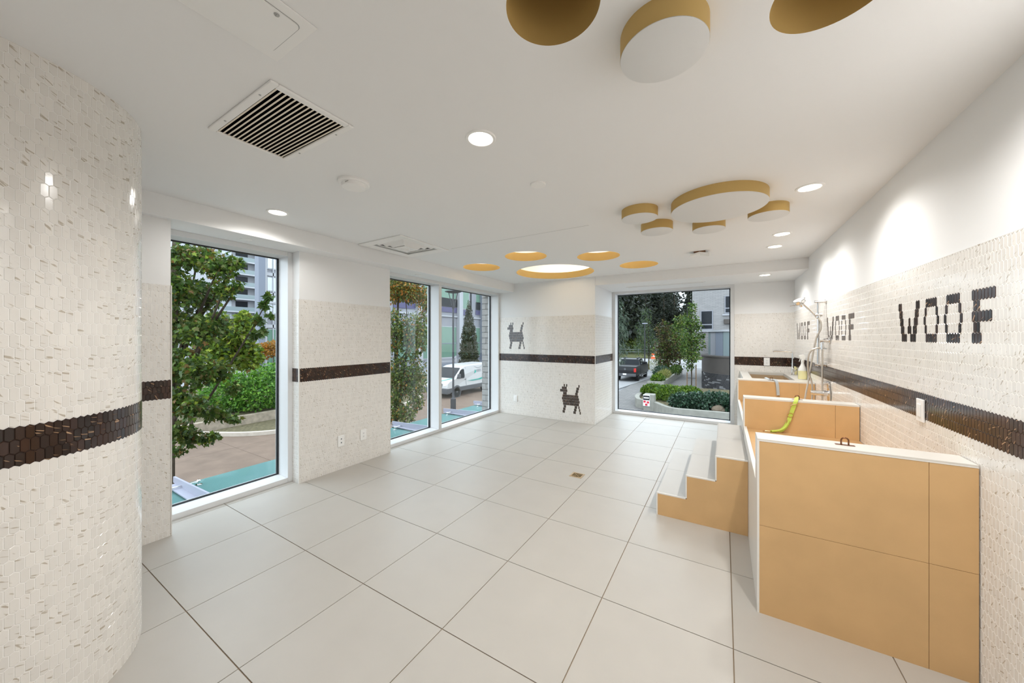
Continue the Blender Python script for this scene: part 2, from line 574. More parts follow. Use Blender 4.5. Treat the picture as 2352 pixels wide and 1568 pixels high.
def mosaic(wall, frame, u0, u1, ztop, is_dark, z0=0.0, zmin=0.0, single_white=0, single_dark=0, motifs=None):
    """frame(u, z) -> (point, u_dir, normal). Tiles are real pieces; the largest in view are single objects."""
    rows = int(math.ceil((ztop - z0) / PR))
    tiles = {'white_tile': [], 'dark_tile': []}
    for r in range(rows):
        zc = z0 + (r + 0.5) * PR
        if zc < zmin:
            continue
        n = int((u1 - u0) / (PT / 2)) + 3
        for H in range(r % 2, n, 2):
            u = u0 + H * PT / 2
            lo, hi = u - TW / 2, u + TW / 2
            if hi < u0 + 0.004 or lo > u1 - 0.004:
                continue
            clipped = lo < u0 or hi > u1 or zc + HT / 2 > ztop or zc - HT / 2 < zmin
            p, ud, nd = frame(u, zc)
            k = is_dark(r, H)
            q = px_of(p)
            size = 0
            if q and -40 < q[0] < 2392 and -40 < q[1] < 1608:
                vd = (Vector((0, 0, EYE)) - p)
                size = max(0, vd.normalized().dot(nd)) / vd.length_squared
            tiles['dark_tile' if k else 'white_tile'].append((size, u, zc, p, ud, nd, clipped, k))
    for kind, lim in (('white_tile', single_white), ('dark_tile', single_dark)):
        ts = sorted(tiles[kind], key=lambda t: -t[0])
        single, rest, groups = [], [], {}
        for t in ts:
            if len(single) < lim and not t[6] and t[0] > 0 and not (isinstance(t[7], str)):
                single.append(t)
            elif isinstance(t[7], str):
                groups.setdefault(t[7], []).append(t)
            else:
                rest.append(t)
        for size, u, z, p, ud, nd, cl, k in single:
            o = bpy.data.objects.new('wall_tile' if kind == 'white_tile' else 'dark_tile', TILE[kind])
            C.objects.link(o)
            up = Vector((0, 0, 1))
            R = Matrix((ud, up, nd)).transposed().to_4x4()
            o.matrix_world = Matrix.Translation(p) @ R
            o.parent = wall
        groups['mosaic_field' if kind == 'white_tile' else 'dark_tile_field'] = rest
        for nm, lst in groups.items():
            if not lst:
                continue
            vs, fs = [], []
            for size, u, z, p, ud, nd, cl, k in lst:
                o0 = len(vs)
                for pts, d in ((RIM[kind], 0), SHAPE[kind]):
                    for x, y in pts:
                        if cl:
                            x = min(max(x, u0 - u), u1 - u)
                            y = min(max(y, zmin - z), ztop - z)
                        vs.append((p.x + ud.x * x + nd.x * d, p.y + ud.y * x + nd.y * d, z + y))
                fs += [tuple(i + o0 for i in f) for f in TFACES]
            me = bpy.data.meshes.new(nm)
            me.from_pydata(vs, [], fs)
            me.materials.append(M[kind])
            o = bpy.data.objects.new(nm, me)
            C.objects.link(o)
            o.parent = wall
            o['kind'] = 'stuff'
            if nm == 'woof_lettering':
                o['label'] = 'dark tiles that spell WOOF'
            if nm == 'dog_picture':
                o['label'] = 'dark tiles that draw a standing dog'


def flat(origin, ud, nd, lift=0.0028):
    O, U, N = Vector(origin), Vector(ud), Vector(nd)
    return lambda u, z: (Vector((O.x + U.x * u + N.x * lift, O.y + U.y * u + N.y * lift, z)), U, N)


BAND = (22, 23, 24)
band = lambda r, H: r in BAND
DOG = {0: [6, 10, 30], 1: [3, 5, 7, 9, 27, 29], 2: [0, 2, 4, 6, 8, 10, 26, 28], 3: [5, 7, 9, 25, 27], 4: list(range(4, 29, 2)),
       5: list(range(3, 30, 2)), 6: list(range(4, 31, 2)), 7: list(range(5, 30, 2)), 8: [6, 8, 24, 26, 30], 9: [5, 7, 23, 25, 31], 10: [4, 6, 22, 24, 32]}
WOOF = {0: [0, 2, 20, 22, 30, 32, 34, 36, 38, 48, 50, 52, 54, 56, 66, 68, 70, 72, 74, 76, 78],
        1: [1, 3, 19, 21, 29, 39, 47, 57, 67, 69],
        2: [2, 4, 12, 18, 20, 28, 40, 46, 58, 66, 68, 70, 72, 74, 76],
        3: [3, 5, 11, 13, 17, 19, 29, 39, 47, 57, 67, 69],
        4: [4, 6, 8, 14, 16, 18, 30, 32, 34, 36, 38, 48, 50, 52, 54, 56, 66, 68, 70]}
dogset = {}
for top, off, nm in ((37, 17, 'dog_picture'), (13, 115, 'dog_picture')):
    for d, hs in DOG.items():
        for h in hs:
            dogset[(top - d, h + off)] = nm
woofset = {}
for off, nm in ((333, True), (177, 'woof_lettering'), (21, 'woof_lettering')):
    for d, hs in WOOF.items():
        for h in hs:
            woofset[(35 - d, h + off)] = nm
# grout beds (thin, proud of the paint)
ZT = 1.805
obj('grout_bed', MB().box(XR - 0.0036, XR, YB, YW, 0, ZT), 'grout', wall_right)
obj('grout_bed', MB().box(XP1, XP1 + 0.0036, YB, 0.884, 0, ZT), 'grout', wall_near)
obj('grout_bed', MB().box(XP2, XP2 + 0.0036, 1.852, 2.94, 0, ZT).box(XF, XP2, 1.8484, 1.852, 0, ZT), 'grout', wall_left)
obj('grout_bed', MB().box(-3.68, XJ, YD - 0.0036, YD, 0, ZT).box(XJ, XJ + 0.0036, YD, YW, 0, ZT), 'grout', wall_dog)
obj('grout_bed', MB().box(0.147, XR, YW - 0.0036, YW, 0, ZT), 'grout', wall_fr)

B0, B1 = 22 * PR + .003, 25 * PR - .003
obj('band_grout', MB().box(XR - .0039, XR - .001, YB, YW, B0 + .01, B1 + .01), 'dark_grout', wall_right)
obj('band_grout', MB().box(XP1 + .001, XP1 + .0039, YB, .884, B0, B1), 'dark_grout', wall_near)
obj('band_grout', MB().box(XP2 + .001, XP2 + .0039, 1.852, 2.94, B0, B1).box(XF, XP2, 1.8481, 1.851, B0, B1), 'dark_grout', wall_left)
obj('band_grout', MB().box(-3.68, XJ, YD - .0039, YD - .001, B0, B1).box(XJ + .001, XJ + .0039, YD, YW, B0, B1), 'dark_grout', wall_dog)
obj('band_grout', MB().box(.147, XR, YW - .0039, YW - .001, B0, B1), 'dark_grout', wall_fr)
obj('band_grout', MB().lathe([(COLR + .0017, B0), (COLR + .0017, B1)], (COLC[0], COLC[1], 0), n=96, caps=False), 'dark_grout', wall_col, smo=True)
mosaic(wall_right, flat((XR, YW, 0), (0, -1, 0), (-1, 0, 0)), 0.0, 5.4, ZT + 0.01, lambda r, H: woofset.get((r, H), r in BAND), z0=0.01, single_white=300, single_dark=300)
mosaic(wall_near, flat((XP1, -0.4, 0), (0, 1, 0), (1, 0, 0)), 0.0, 1.284, ZT, band, single_white=240, single_dark=40)
mosaic(wall_left, flat((XP2, 1.852, 0), (0, 1, 0), (1, 0, 0)), 0.0, 1.088, ZT, band, single_dark=160)
mosaic(wall_left, flat((XF, 1.852, 0), (1, 0, 0), (0, -1, 0)), 0.0, 0.12, ZT, band)
mosaic(wall_dog, flat((XF, YD, 0), (1, 0, 0), (0, -1, 0)), 0.0, 1.87, ZT, lambda r, H: dogset.get((r, H), r in BAND))
mosaic(wall_dog, flat((XJ, YD, 0), (0, 1, 0), (1, 0, 0)), 0.0, 1.04, ZT, band)
mosaic(wall_fr, flat((0.147, YW, 0), (1, 0, 0), (0, -1, 0)), 0.0, XR - 0.147, ZT, band, zmin=0.0)


def round_frame(u, z):
    a = u / COLR
    n = Vector((math.cos(a), math.sin(a), 0))
    return Vector((COLC[0], COLC[1], z)) + n * (COLR + .0008), Vector((-math.sin(a), math.cos(a), 0)), n


mosaic(wall_col, round_frame, -0.66, 1.056, ZC, band, single_white=300, single_dark=130)
# metal edge trims on the corners
et = MB().box(XP1, XP1 + 0.008, 0.884, 0.889, 0, ZT)
obj('edge_trim', et, 'white_trim', wall_near)
obj('edge_trim', MB().box(XP2 - 0.002, XP2 + 0.008, 1.842, 1.852, 0, ZT), 'white_trim', wall_left)
obj('edge_trim', MB().box(XP2 - 0.002, XP2 + 0.008, 2.94, 2.944, 0, ZT), 'white_trim', wall_left)
obj('edge_trim', MB().box(XJ, XJ + 0.008, YD - 0.008, YD, 0, ZT), 'white_trim', wall_dog)


# ------------------------------------------------------------------ windows
def window(name, label, boxes_frame, boxes_gasket, panes):
    fr = MB()
    for b in boxes_frame:
        fr.box(*b)
    w = struct(name, fr, 'frame_white', label, bev=0.003)
    g = MB()
    for b in boxes_gasket:
        g.box(*b)
    obj('gasket', g, 'gasket', w)
    for b in panes:
        obj('pane', MB().box(*b), 'window_glass', w)
    return w


def side_window(name, label, y0, y1, mull):
    fw = 0.046
    xs = [y0] + [m for pair in mull for m in pair] + [y1]
    fr = [(XG - 0.05, XF, y0, y0 + fw, 0, ZS), (XG - 0.05, XF, y1 - fw, y1, 0, ZS),
          (XG - 0.05, XF, y0 + fw, y1 - fw, 0, fw), (XG - 0.05, XF, y0 + fw, y1 - fw, ZS - fw, ZS)]
    for a, b in mull:
        fr.append((XG - 0.05, XF, a, b, fw, ZS - fw))
    gk, pn = [], []
    edges = [y0 + fw] + [m for pair in mull for m in pair] + [y1 - fw]
    for a, b in zip(edges[::2], edges[1::2]):
        t = 0.016
        gk += [(XG - 0.012, XG + 0.012, a, a + t, fw, ZS - fw), (XG - 0.012, XG + 0.012, b - t, b, fw, ZS - fw),
               (XG - 0.012, XG + 0.012, a + t, b - t, fw, fw + t * 0.6), (XG - 0.012, XG + 0.012, a + t, b - t, ZS - fw - t * 0.6, ZS - fw)]
        pn.append((XG - 0.004, XG + 0.004, a + t, b - t, fw + t * 0.6, ZS - fw - t * 0.6))
    return window(name, label, fr, gk, pn)


side_window('window_1', 'tall single window beside the curved wall', 0.82, 1.852, [])
side_window('window_2', 'two-pane corner window with a deep white mullion', 2.90, YD, [(3.944, 4.007)])
fw = 0.054
xa, xb, zt = XJ, 0.147, ZS + 0.01
window('window_3', 'large square window in the far wall',
       [(xa, xa + fw, YW, YG + 0.05, 0, zt), (xb - fw, xb, YW, YG + 0.05, 0, zt), (xa + fw, xb - fw, YW, YG + 0.05, 0, 0.048), (xa + fw, xb - fw, YW, YG + 0.05, zt - 0.04, zt)],
       [(xa + fw, xa + fw + .014, YG - .012, YG + .012, .048, zt - .04), (xb - fw - .014, xb - fw, YG - .012, YG + .012, .048, zt - .04),
        (xa + fw, xb - fw, YG - .012, YG + .012, .048, .058), (xa + fw, xb - fw, YG - .012, YG + .012, zt - .05, zt - .04)],
       [(xa + fw + .014, xb - fw - .014, YG - .004, YG + .004, .058, zt - .05)])


# ------------------------------------------------------------------ things on the ceiling
def spot(name, x, y, z, watts, col, parent, deg=164, blend=0.5):
    if x > 0.2 and y > 2:
        deg, blend = 158, 0.85      # baffled, they stand close to the wall
    l = bpy.data.lights.new(name, 'SPOT')
    l.energy = watts
    l.color = col
    l.spot_size = math.radians(deg)
    l.spot_blend = blend
    l.shadow_soft_size = 0.05
    o = bpy.data.objects.new(name, l)
    C.objects.link(o)
    o.location = (x, y, z)
    o.parent = parent
    o.matrix_parent_inverse = Matrix.Translation(-Vector(root_loc(parent)))


def downlight(x, y, z, label, r=0.078, watts=LAMP_W, group=None):
    if x > 0.2:
        watts *= 1.1 if y < 2 else 0.62 if y < 3.5 else 0.52   # the row close to the right wall is dimmed towards the corner
    if x < -2:
        watts *= 0.32          # so is the one by the soffit
    t = thing('downlight', label, 'ceiling light', (x, y, z), group)
    obj('trim_ring', MB().rings([(r, 0), (r - 0.004, -0.006), (r - 0.016, -0.006), (r - 0.022, 0)], (x, y, z), 40), 'white_plastic', t, smo=True)
    obj('lens', MB().lathe([(r - 0.02, -0.002), (r - 0.022, -0.0045)], (x, y, z), n=32), 'lens', t)
    spot('lamp', x, y, z - 0.03, watts, LAMP_C, t)


downlight(-1.045, 1.421, ZC, 'round recessed ceiling light between the vent and the near paw discs')
downlight(-3.05, 1.42, ZC, 'round ceiling light above the tall single window')
downlight(0.49, 3.02, ZC, 'lit ceiling light right beside the large hanging paw disc')
downlight(0.48, 4.237, ZC, 'upper of the two close ceiling lights near the right wall')
downlight(0.48, 4.778, ZC, 'lower of the two close ceiling lights near the right wall')
downlight(0.48, 5.88, ZS + 0.01, 'small ceiling light in the soffit above the sink')
for x, y, w_, lb in ((0.49, 1.35, 1.0, 'added unseen fill light in the ceiling above the nearest tub wall'), (-1.045, -0.55, .12, 'added unseen fill light in the ceiling behind the curved wall'),
                     (0.30, -0.75, .3, 'added unseen fill light in the ceiling behind the viewer')):
    downlight(x, y, ZC, lb, watts=LAMP_W * w_, group='added fill lights out of view')  # lamps added out of view to brighten the room

# paw of round boards hanging under the ceiling, and the first near one
DISCS = [(-0.04, 2.93, 0.305, 'large pad board of the hanging paw print on the ceiling'),
         (-0.565, 2.86, 0.134, 'toe board of the hanging paw, leftmost of its four toes'),
         (-0.505, 3.29, 0.130, 'toe board of the hanging paw, second toe from its left end'),
         (-0.112, 3.465, 0.125, 'toe board of the hanging paw, below the large pad'),
         (0.29, 3.31, 0.130, 'toe board of the hanging paw, rightmost by the ceiling lights'),
         (-0.17, 1.235, 0.134, 'single round board between the two gold recesses at the picture top')]
for x, y, r, lb in DISCS:
    t = thing('paw_disc', lb, 'ceiling panel', (x, y, ZC), 'paw print boards on the ceiling' if y > 2 else None)
    obj('gold_rim', MB().lathe([(r, 0), (r, -0.07)], (x, y, ZC), n=72, caps=False), 'gold_paint', t, smo=True)
    obj('face', MB().lathe([(r - 0.0005, -0.066), (r - 0.0005, -0.0715), (r - 0.003, -0.0725)], (x, y, ZC), n=72), 'disc_white', t, smo=True)

NAMES = ['gold lit recess of the far paw, leftmost toe', 'gold lit recess of the far paw, second toe from the left',
         'gold lit recess of the far paw, second toe from the right', 'gold lit recess of the far paw, rightmost toe',
         'large glowing gold recess, pad of the far paw print', 'gold round recess cut by the picture top, left of the single board',
         'gold round recess cut by the picture top, right of the single board']
for i, (x, y, r) in enumerate(HOLES):
    t = thing('paw_recess', NAMES[i], 'ceiling recess', (x, y, ZC), 'far paw recesses' if i < 5 else 'near paw recesses')
    hgt = 0.105 if i < 5 else 0.42
    obj('sleeve', MB().rings([(r, 0), (r, hgt), (r + 0.012, hgt), (r + 0.012, 0.001)], (x, y, ZC), 72), 'gold_paint', t, smo=True)
    if i < 5:
        rr = r + 0.05
        obj('led_strip', MB().rings([(rr, hgt - 0.01), (rr + 0.01, hgt - 0.01), (rr + 0.01, hgt + 0.004), (rr, hgt + 0.004)], (x, y, ZC), 48), 'led', t)
cav = MB()
cav.box(-3.42, -0.55, 3.30, 3.32, ZC + 0.005, 2.86).box(-3.42, -0.55, 5.70, 5.72, ZC + 0.005, 2.86)
cav.box(-3.44, -3.42, 3.30, 5.72, ZC + 0.005, 2.86).box(-0.55, -0.53, 3.30, 5.72, ZC + 0.005, 2.86)
struct('ceiling_cavity', cav, 'ceiling_paint', 'pale sides of the lit cavity above the paw recesses')
o = tag(obj('duct_panel', MB().box(-2.92, -2.22, 5.675, 5.698, 2.63, 2.83), 'grey_plastic', bev=0.006), 'grey square panel seen up inside the large gold recess', 'access panel')

# return air grille
t = thing('ceiling_vent', 'white square ceiling vent with dark slots', 'air vent', (-1.80, 0.85, ZC))
fx0, fx1, fy0, fy1 = -2.10, -1.499, 0.673, 1.029
ix0, ix1, iy0, iy1 = RECTS[0]
f = MB()
f.box(fx0, fx1, fy0, iy0, ZC - 0.010, ZC).box(fx0, fx1, iy1, fy1, ZC - 0.010, ZC).box(fx0, ix0, iy0, iy1, ZC - 0.010, ZC).box(ix1, fx1, iy0, iy1, ZC - 0.010, ZC)
obj('frame', f, 'white_plastic', t, bev=0.003)
N = 16
for k in range(N):
    y = iy0 + (k + 0.6) * (iy1 - iy0) / N
    sl = MB().prism([(ix0, y - 0.0068, ZC - 0.004), (ix0, y - 0.0004, ZC - 0.005), (ix0, y + 0.0050, ZC + 0.003), (ix0, y + 0.001, ZC + 0.004)], (ix1 - ix0, 0, 0))
    obj('slat', sl, 'slat_metal', t)
for x, y in ((-1.62, 0.688), (-1.95, 0.688), (-1.62, 1.016), (-1.95, 1.016)):
    obj('screw', MB().lathe([(0.005, -0.010), (0.004, -0.0125)], (x, y, ZC), n=10), 'grey_plastic', t)
obj('duct', MB().box(ix0 - 0.02, ix0, iy0 - .02, iy1 + .02, ZC, 2.8).box(ix1, ix1 + .02, iy0 - .02, iy1 + .02, ZC, 2.8).box(ix0, ix1, iy0 - .02, iy0, ZC, 2.8).box(ix0, ix1, iy1, iy1 + .02, ZC, 2.8).box(ix0, ix1, iy0, iy1, 2.78, 2.8), 'dark_void', t)

# access hatch
t = thing('access_hatch', 'flush white access hatch in the ceiling above the vent', 'access panel', (-1.25, 0.40, ZC))
obj('frame', MB().box(-1.382, -1.124, 0.16, 0.642, ZC - 0.004, ZC), 'white_plastic', t, bev=0.003)


def rounded(x0, x1, y0, y1, r, z):
    out = []
    for cx, cy, a0 in ((x1 - r, y1 - r, 0), (x0 + r, y1 - r, 90), (x0 + r, y0 + r, 180), (x1 - r, y0 + r, 270)):
        for k in range(5):
            a = math.radians(a0 + k * 22.5)
            out.append((cx + r * math.cos(a), cy + r * math.sin(a), z))
    return out


obj('shadow_gap', MB().prism(rounded(-1.3485, -1.1575, 0.1885, 0.6105, 0.018, ZC - 0.0042), (0, 0, -0.0006)), 'grey_plastic', t)
d = obj('door', MB().prism(rounded(-1.3455, -1.1605, 0.1915, 0.6075, 0.0155, ZC - 0.0044), (0, 0, -0.003)), 'white_plastic', t)
obj('latch', MB().lathe([(0.008, -0.0074), (0.007, -0.010)], (-1.176, 0.545, ZC), n=12).box(-1.181, -1.171, 0.5435, 0.5465, ZC - 0.012, ZC - 0.010), 'grey_plastic', d)

# air-conditioning cassette
cx, cy = -3.0, 2.69
t = thing('ceiling_cassette', 'white square air outlet in the ceiling beside the soffit', 'air outlet', (cx, cy, ZC))
f = MB()
a0, a1, b0, b1 = -3.345, -2.685, 2.345, 3.045
f.box(a0, a1, b0, 2.44, ZC - 0.012, ZC).box(a0, a1, 2.94, b1, ZC - 0.012, ZC).box(a0, -3.24, 2.44, 2.94, ZC - 0.012, ZC).box(-2.76, a1, 2.44, 2.94, ZC - 0.012, ZC)
obj('frame', f, 'white_plastic', t, bev=0.004)
obj('throat', MB().box(-3.25, -3.24, 2.43, 2.95, ZC, 2.68).box(-2.76, -2.75, 2.43, 2.95, ZC, 2.68).box(-3.24, -2.76, 2.43, 2.44, ZC, 2.68).box(-3.24, -2.76, 2.94, 2.95, ZC, 2.68).box(-3.25, -2.75, 2.43, 2.95, 2.67, 2.69), 'grey_plastic', t)
for o_, i_, zo, zi in ((0.262, 0.205, 0.030, -0.006), (0.195, 0.150, 0.028, -0.014), (0.140, 0.100, 0.020, -0.020)):
    zo, zi = ZC + zo, ZC + zi
    sq = lambda h, z: [(cx - h * .93, cy - h, z), (cx + h * .93, cy - h, z), (cx + h * .93, cy + h, z), (cx - h * .93, cy + h, z)]
    P4 = sq(o_, zo) + sq(i_, zi) + sq(i_ - .006, zi + .004) + sq(o_ - .012, zo + .004)
    cone = MB().add(P4, [(a_ * 4 + i, a_ * 4 + (i + 1) % 4, ((a_ + 1) % 4) * 4 + (i + 1) % 4, ((a_ + 1) % 4) * 4 + i) for a_ in range(4) for i in range(4)])
    obj('louvre_ring', cone, 'white_plastic', t)
obj('centre_plate', MB().box(cx - 0.095, cx + 0.095, cy - 0.095, cy + 0.095, ZC - 0.03, ZC - 0.018), 'white_plastic', t, bev=0.006)
obj('centre_boss', MB().lathe([(0.05, -0.03), (0.045, -0.037), (0.03, -0.037), (0.025, -0.032)], (cx, cy, ZC), n=24), 'white_plastic', t, smo=True)
obj('support_wire', MB().tube([(cx + 0.2, cy - 0.2, ZC + 0.06), (cx + 0.09, cy - 0.09, ZC - 0.02)], 0.004, 6), 'white_plastic', t)

# detectors, sprinkler caps, strobe, slot diffuser
t = thing('smoke_detector', 'round white smoke detector under the ceiling beside the vent', 'smoke detector', (-2.04, 1.40, ZC))
obj('base', MB().lathe([(0.095, 0), (0.095, -0.012), (0.088, -0.018)], (-2.04, 1.40, ZC), n=36), 'white_plastic', t, smo=True)
obj('sensor_dome', MB().lathe([(0.075, -0.018), (0.07, -0.036), (0.05, -0.045), (0.02, -0.047)], (-2.04, 1.40, ZC), n=36), 'white_plastic', t, smo=True)
obj('vent_slot', MB().box(-2.02, -1.99, 1.325, 1.328, ZC - 0.030, ZC - 0.026), 'grey_plastic', t)
o = tag(obj('cover_plate', MB().lathe([(0.050, 0), (0.050, -0.006), (0.046, -0.009)], (-1.037, 2.04, ZC), n=32), 'white_plastic', smo=True), 'small round white cover plate in the middle of the ceiling', 'cover plate')
for x, y, z, lb in ((-3.52, 1.39, ZS, 'round white sprinkler cap in the soffit above the single window'), (-3.53, 3.38, ZS, 'round white sprinkler cap in the soffit above the two-pane window'),
                    (-3.56, 5.22, ZS, 'round white sprinkler cap at the far end of the left soffit'), (-0.07, 6.05, ZS + .01, 'tiny sprinkler cap in the soffit above the far window'),
                    (-1.30, 5.40, ZC, 'round white sprinkler cap between the far paw and the soffit')):
    tag(obj('sprinkler_cap', MB().lathe([(0.042, 0), (0.042, -0.004), (0.036, -0.006)], (x, y, z), n=28), 'white_plastic', smo=True), lb, 'sprinkler', 'flat sprinkler covers')
t = thing('strobe_alarm', 'small white wedge-shaped alarm on the ceiling near the soffit', 'alarm', (-0.24, 4.63, ZC))
obj('base', MB().box(-0.30, -0.18, 4.58, 4.68, ZC - 0.012, ZC), 'bronze', t)
obj('housing', MB().prism([(-0.34, 4.57, ZC - 0.035), (-0.24, 4.57, ZC - 0.010), (-0.14, 4.57, ZC - 0.035), (-0.14, 4.57, ZC - 0.055), (-0.24, 4.57, ZC - 0.032), (-0.34, 4.57, ZC - 0.055)], (0, 0.11, 0)), 'white_plastic', t, bev=0.003)
obj('slot_diffuser', None or MB().box(-1.40, -0.26, 6.10, 6.16, ZS + 0.002, ZS + 0.0098).box(-1.42, -0.24, 6.085, 6.10, ZS + 0.003, ZS + 0.0095), 'white_plastic')
sd = bpy.data.objects['slot_diffuser']
tag(sd, 'long thin white slot diffuser in the soffit above the far window', 'air outlet')
obj('slot', MB().box(-1.39, -0.27, 6.122, 6.128, ZS + 0.0005, ZS + 0.0021), 'grey_plastic', sd)


# ------------------------------------------------------------------ outlets and switches
def plate(name, label, c, ud, nd, kind, cat='outlet'):
    """wall plate at centre c; ud along the wall, nd out of it"""
    c, ud, nd = Vector(c), Vector(ud), Vector(nd)
    up = Vector((0, 0, 1))

    def bx(u0, u1, z0, z1, d0, d1):
        mb = MB()
        mb.prism([c + ud * u0 + up * z0 + nd * d0, c + ud * u1 + up * z0 + nd * d0, c + ud * u1 + up * z1 + nd * d0, c + ud * u0 + up * z1 + nd * d0], nd * (d1 - d0))
        return mb
    t = thing(name, label, cat, c - up * 0.06)
    obj('cover', bx(-0.038, 0.038, -0.06, 0.06, 0.006, 0.015), 'white_plastic', t, bev=0.003)
    if kind == 'outlet':
        obj('insert', bx(-0.017, 0.017, -0.034, 0.034, 0.015, 0.0165), 'white_plastic', t, bev=0.001)
        for z in (-0.018, 0.018):
            s = MB()
            for u in (-0.006, 0.006):
                q = bx(u - 0.0012, u + 0.0012, z - 0.004, z + 0.006, 0.0165, 0.0168)
                s.add(q.v, q.f)
            q = bx(-0.002, 0.002, z - 0.011, z - 0.007, 0.0165, 0.0168)
            s.add(q.v, q.f)
            obj('socket', s, 'sign_black', t)
    elif kind == 'phone':
        for z in (-0.02, 0.02):
            obj('socket', bx(-0.007, 0.007, z - 0.006, z + 0.006, 0.015, 0.0155), 'ink_grey', t)
    else:
        obj('rocker', bx(-0.017, 0.017, -0.034, 0.034, 0.015, 0.019), 'white_plastic', t, bev=0.002)
    return t


plate('data_outlet', 'white wall plate with two data jacks low on the left pier', (XP2, 2.284, 0.31), (0, 1, 0), (1, 0, 0), 'phone')
plate('wall_outlet', 'white double outlet low on the left pier, nearer the two-pane window', (XP2, 2.557, 0.313), (0, 1, 0), (1, 0, 0), 'outlet')
plate('wall_switch', 'white switch plate low on the dog wall near the corner', (-3.322, YD, 0.295), (1, 0, 0), (0, -1, 0), 'switch', 'switch')
plate('wall_outlet', 'white double outlet in the dark band behind the sink', (0.567, YW, 1.056), (1, 0, 0), (0, -1, 0), 'outlet')
plate('wall_switch', 'white switch plate over the dark band on the right wall', (XR, 2.716, 1.043), (0, -1, 0), (-1, 0, 0), 'switch', 'switch')

# floor drain
t = thing('floor_drain', 'small square metal floor drain in the tiles', 'drain', (-1.302, 3.453, 0))
x0, x1, y0, y1 = -1.366, -1.238, 3.390, 3.516
obj('frame', MB().box(x0, x1, y0, y0 + .016, 0, .003).box(x0, x1, y1 - .016, y1, 0, .003).box(x0, x0 + .016, y0 + .016, y1 - .016, 0, .003).box(x1 - .016, x1, y0 + .016, y1 - .016, 0, .003), 'steel', t)
obj('pan', MB().box(x0 + .016, x1 - .016, y0 + .016, y1 - .016, 0, .0008), 'dark_void', t)
g = MB()
for k in range(6):
    yy = y0 + .022 + k * .0155
    g.box(x0 + .016, x1 - .016, yy, yy + .006, .0008, .0028)
g.prism([(x0 + .016, y0 + .02, .0008), (x0 + .024, y0 + .016, .0008), (x1 - .016, y1 - .02, .0008), (x1 - .024, y1 - .016, .0008)], (0, 0, .002))
g.prism([(x0 + .016, y1 - .02, .0008), (x1 - .024, y0 + .016, .0008), (x1 - .016, y0 + .02, .0008), (x0 + .024, y1 - .016, .0008)], (0, 0, .002))
obj('grate', g, 'brass', t)

# ------------------------------------------------------------------ steps up to the tub
SX = [-0.466, -0.254, -0.054, 0.149]
SZ = [0.18, 0.36, 0.545]
SY0, SY1 = 3.03, 4.20
t = thing('tub_steps', 'three tiled steps with a shade-toned beige side leading up to the tub', 'steps', (-0.16, 3.6, 0))
core = MB()
for k in range(3):
    core.box(SX[k] + 0.008, 0.149 if k == 2 else SX[k + 1] + 0.008, SY0 + 0.012, SY1, 0, SZ[k] - 0.008)
obj('core', core, 'grout', t)
ymid = 3.62
for k in range(3):
    for a, b in ((SY0 + 0.006, ymid - 0.001), (ymid + 0.001, SY1)):
        obj('tread_tile', MB().box(SX[k] + 0.006, SX[k + 1] - (0 if k == 2 else 0.0), a, b, SZ[k] - 0.008, SZ[k]), 'floor_tile', t)
        zlo = 0 if k == 0 else SZ[k - 1]
        obj('riser_tile', MB().box(SX[k], SX[k] + 0.008, a, b, zlo, SZ[k] - 0.008), 'floor_tile', t)
prof = [(SX[0] + .006, 0), (SX[0] + .006, SZ[0] - .008), (SX[1] + .006, SZ[0] - .008), (SX[1] + .006, SZ[1] - .008), (SX[2] + .006, SZ[1] - .008), (SX[2] + .006, SZ[2] - .008), (SX[3], SZ[2] - .008), (SX[3], 0)]
obj('side_panel', MB().prism([(x, SY0, z) for x, z in prof], (0, 0.012, 0)), 'beige_shade_tile', t)
for k in range(3):
    zlo = 0 if k == 0 else SZ[k - 1]
    obj('edge_trim', MB().box(SX[k] - 0.001, SX[k + 1] - (0.001 if k < 2 else 0), SY0 - 0.002, SY0 + 0.006, SZ[k] - 0.010, SZ[k] + 0.0005).box(SX[k] - 0.001, SX[k] + 0.008, SY0 - 0.002, SY0 + 0.006, zlo, SZ[k] - 0.010), 'white_trim', t)

# ------------------------------------------------------------------ dog wash tub
TXL, TXR = 0.150, XR - 0.0085
ZTOP, ZFL, ZCURB = 0.905, 0.630, 0.648
XS = 0.757
t = thing('dog_wash_tub', 'raised dog wash tub in shade-toned beige tile with two bays along the right wall', 'tub', (0.53, 3.8, 0))
obj('base', MB().box(TXL + .008, TXR, 2.235, 5.40, 0, ZFL - 0.008), 'grout', t)
for y0, y1, lo in ((2.222, 2.365, ZFL), (3.70, 3.84, ZFL), (5.25, 5.40, ZFL)):
    obj('wall_core', MB().box(TXL + .008, TXR, y0 + .0103, y1 - .0083, lo - 0.008, ZTOP - 0.010), 'grout', t)
    obj('cap', MB().box(TXL, TXR, y0, y1, ZTOP - 0.010, ZTOP), 'pale_tile', t, bev=0.0015)
    obj('end_panel', MB().box(TXL, TXL + .008, y0 + .008, y1, ZFL if y0 > 3 else 0, ZTOP - .010), 'pale_tile', t)
    if y0 < 3:
        zb = ((0, .455), (.4566, ZTOP - .010))
    else:
        zb = ((ZFL, ZTOP - .010),)
    for za, zb_ in zb:
        obj('front_panel', MB().box(TXL + .008, XS - .0008, y0, y0 + .010, za, zb_), 'beige_shade_tile', t)
        obj('front_panel', MB().box(XS + .0008, TXR, y0, y0 + .010, za, zb_), 'beige_shade_tile', t)
    obj('back_panel', MB().box(TXL + .008, TXR, y1 - .008, y1, ZFL, ZTOP - .010), 'beige_shade_tile', t)
    obj('edge_trim', MB().box(TXL - .001, TXL + .008, y0 - .001, y0 + .008, ZFL if y0 > 3 else 0, ZTOP - .010).box(TXL + .008, TXR, y0 - .0015, y0 + .002, ZTOP - .013, ZTOP - .0095), 'white_trim', t)
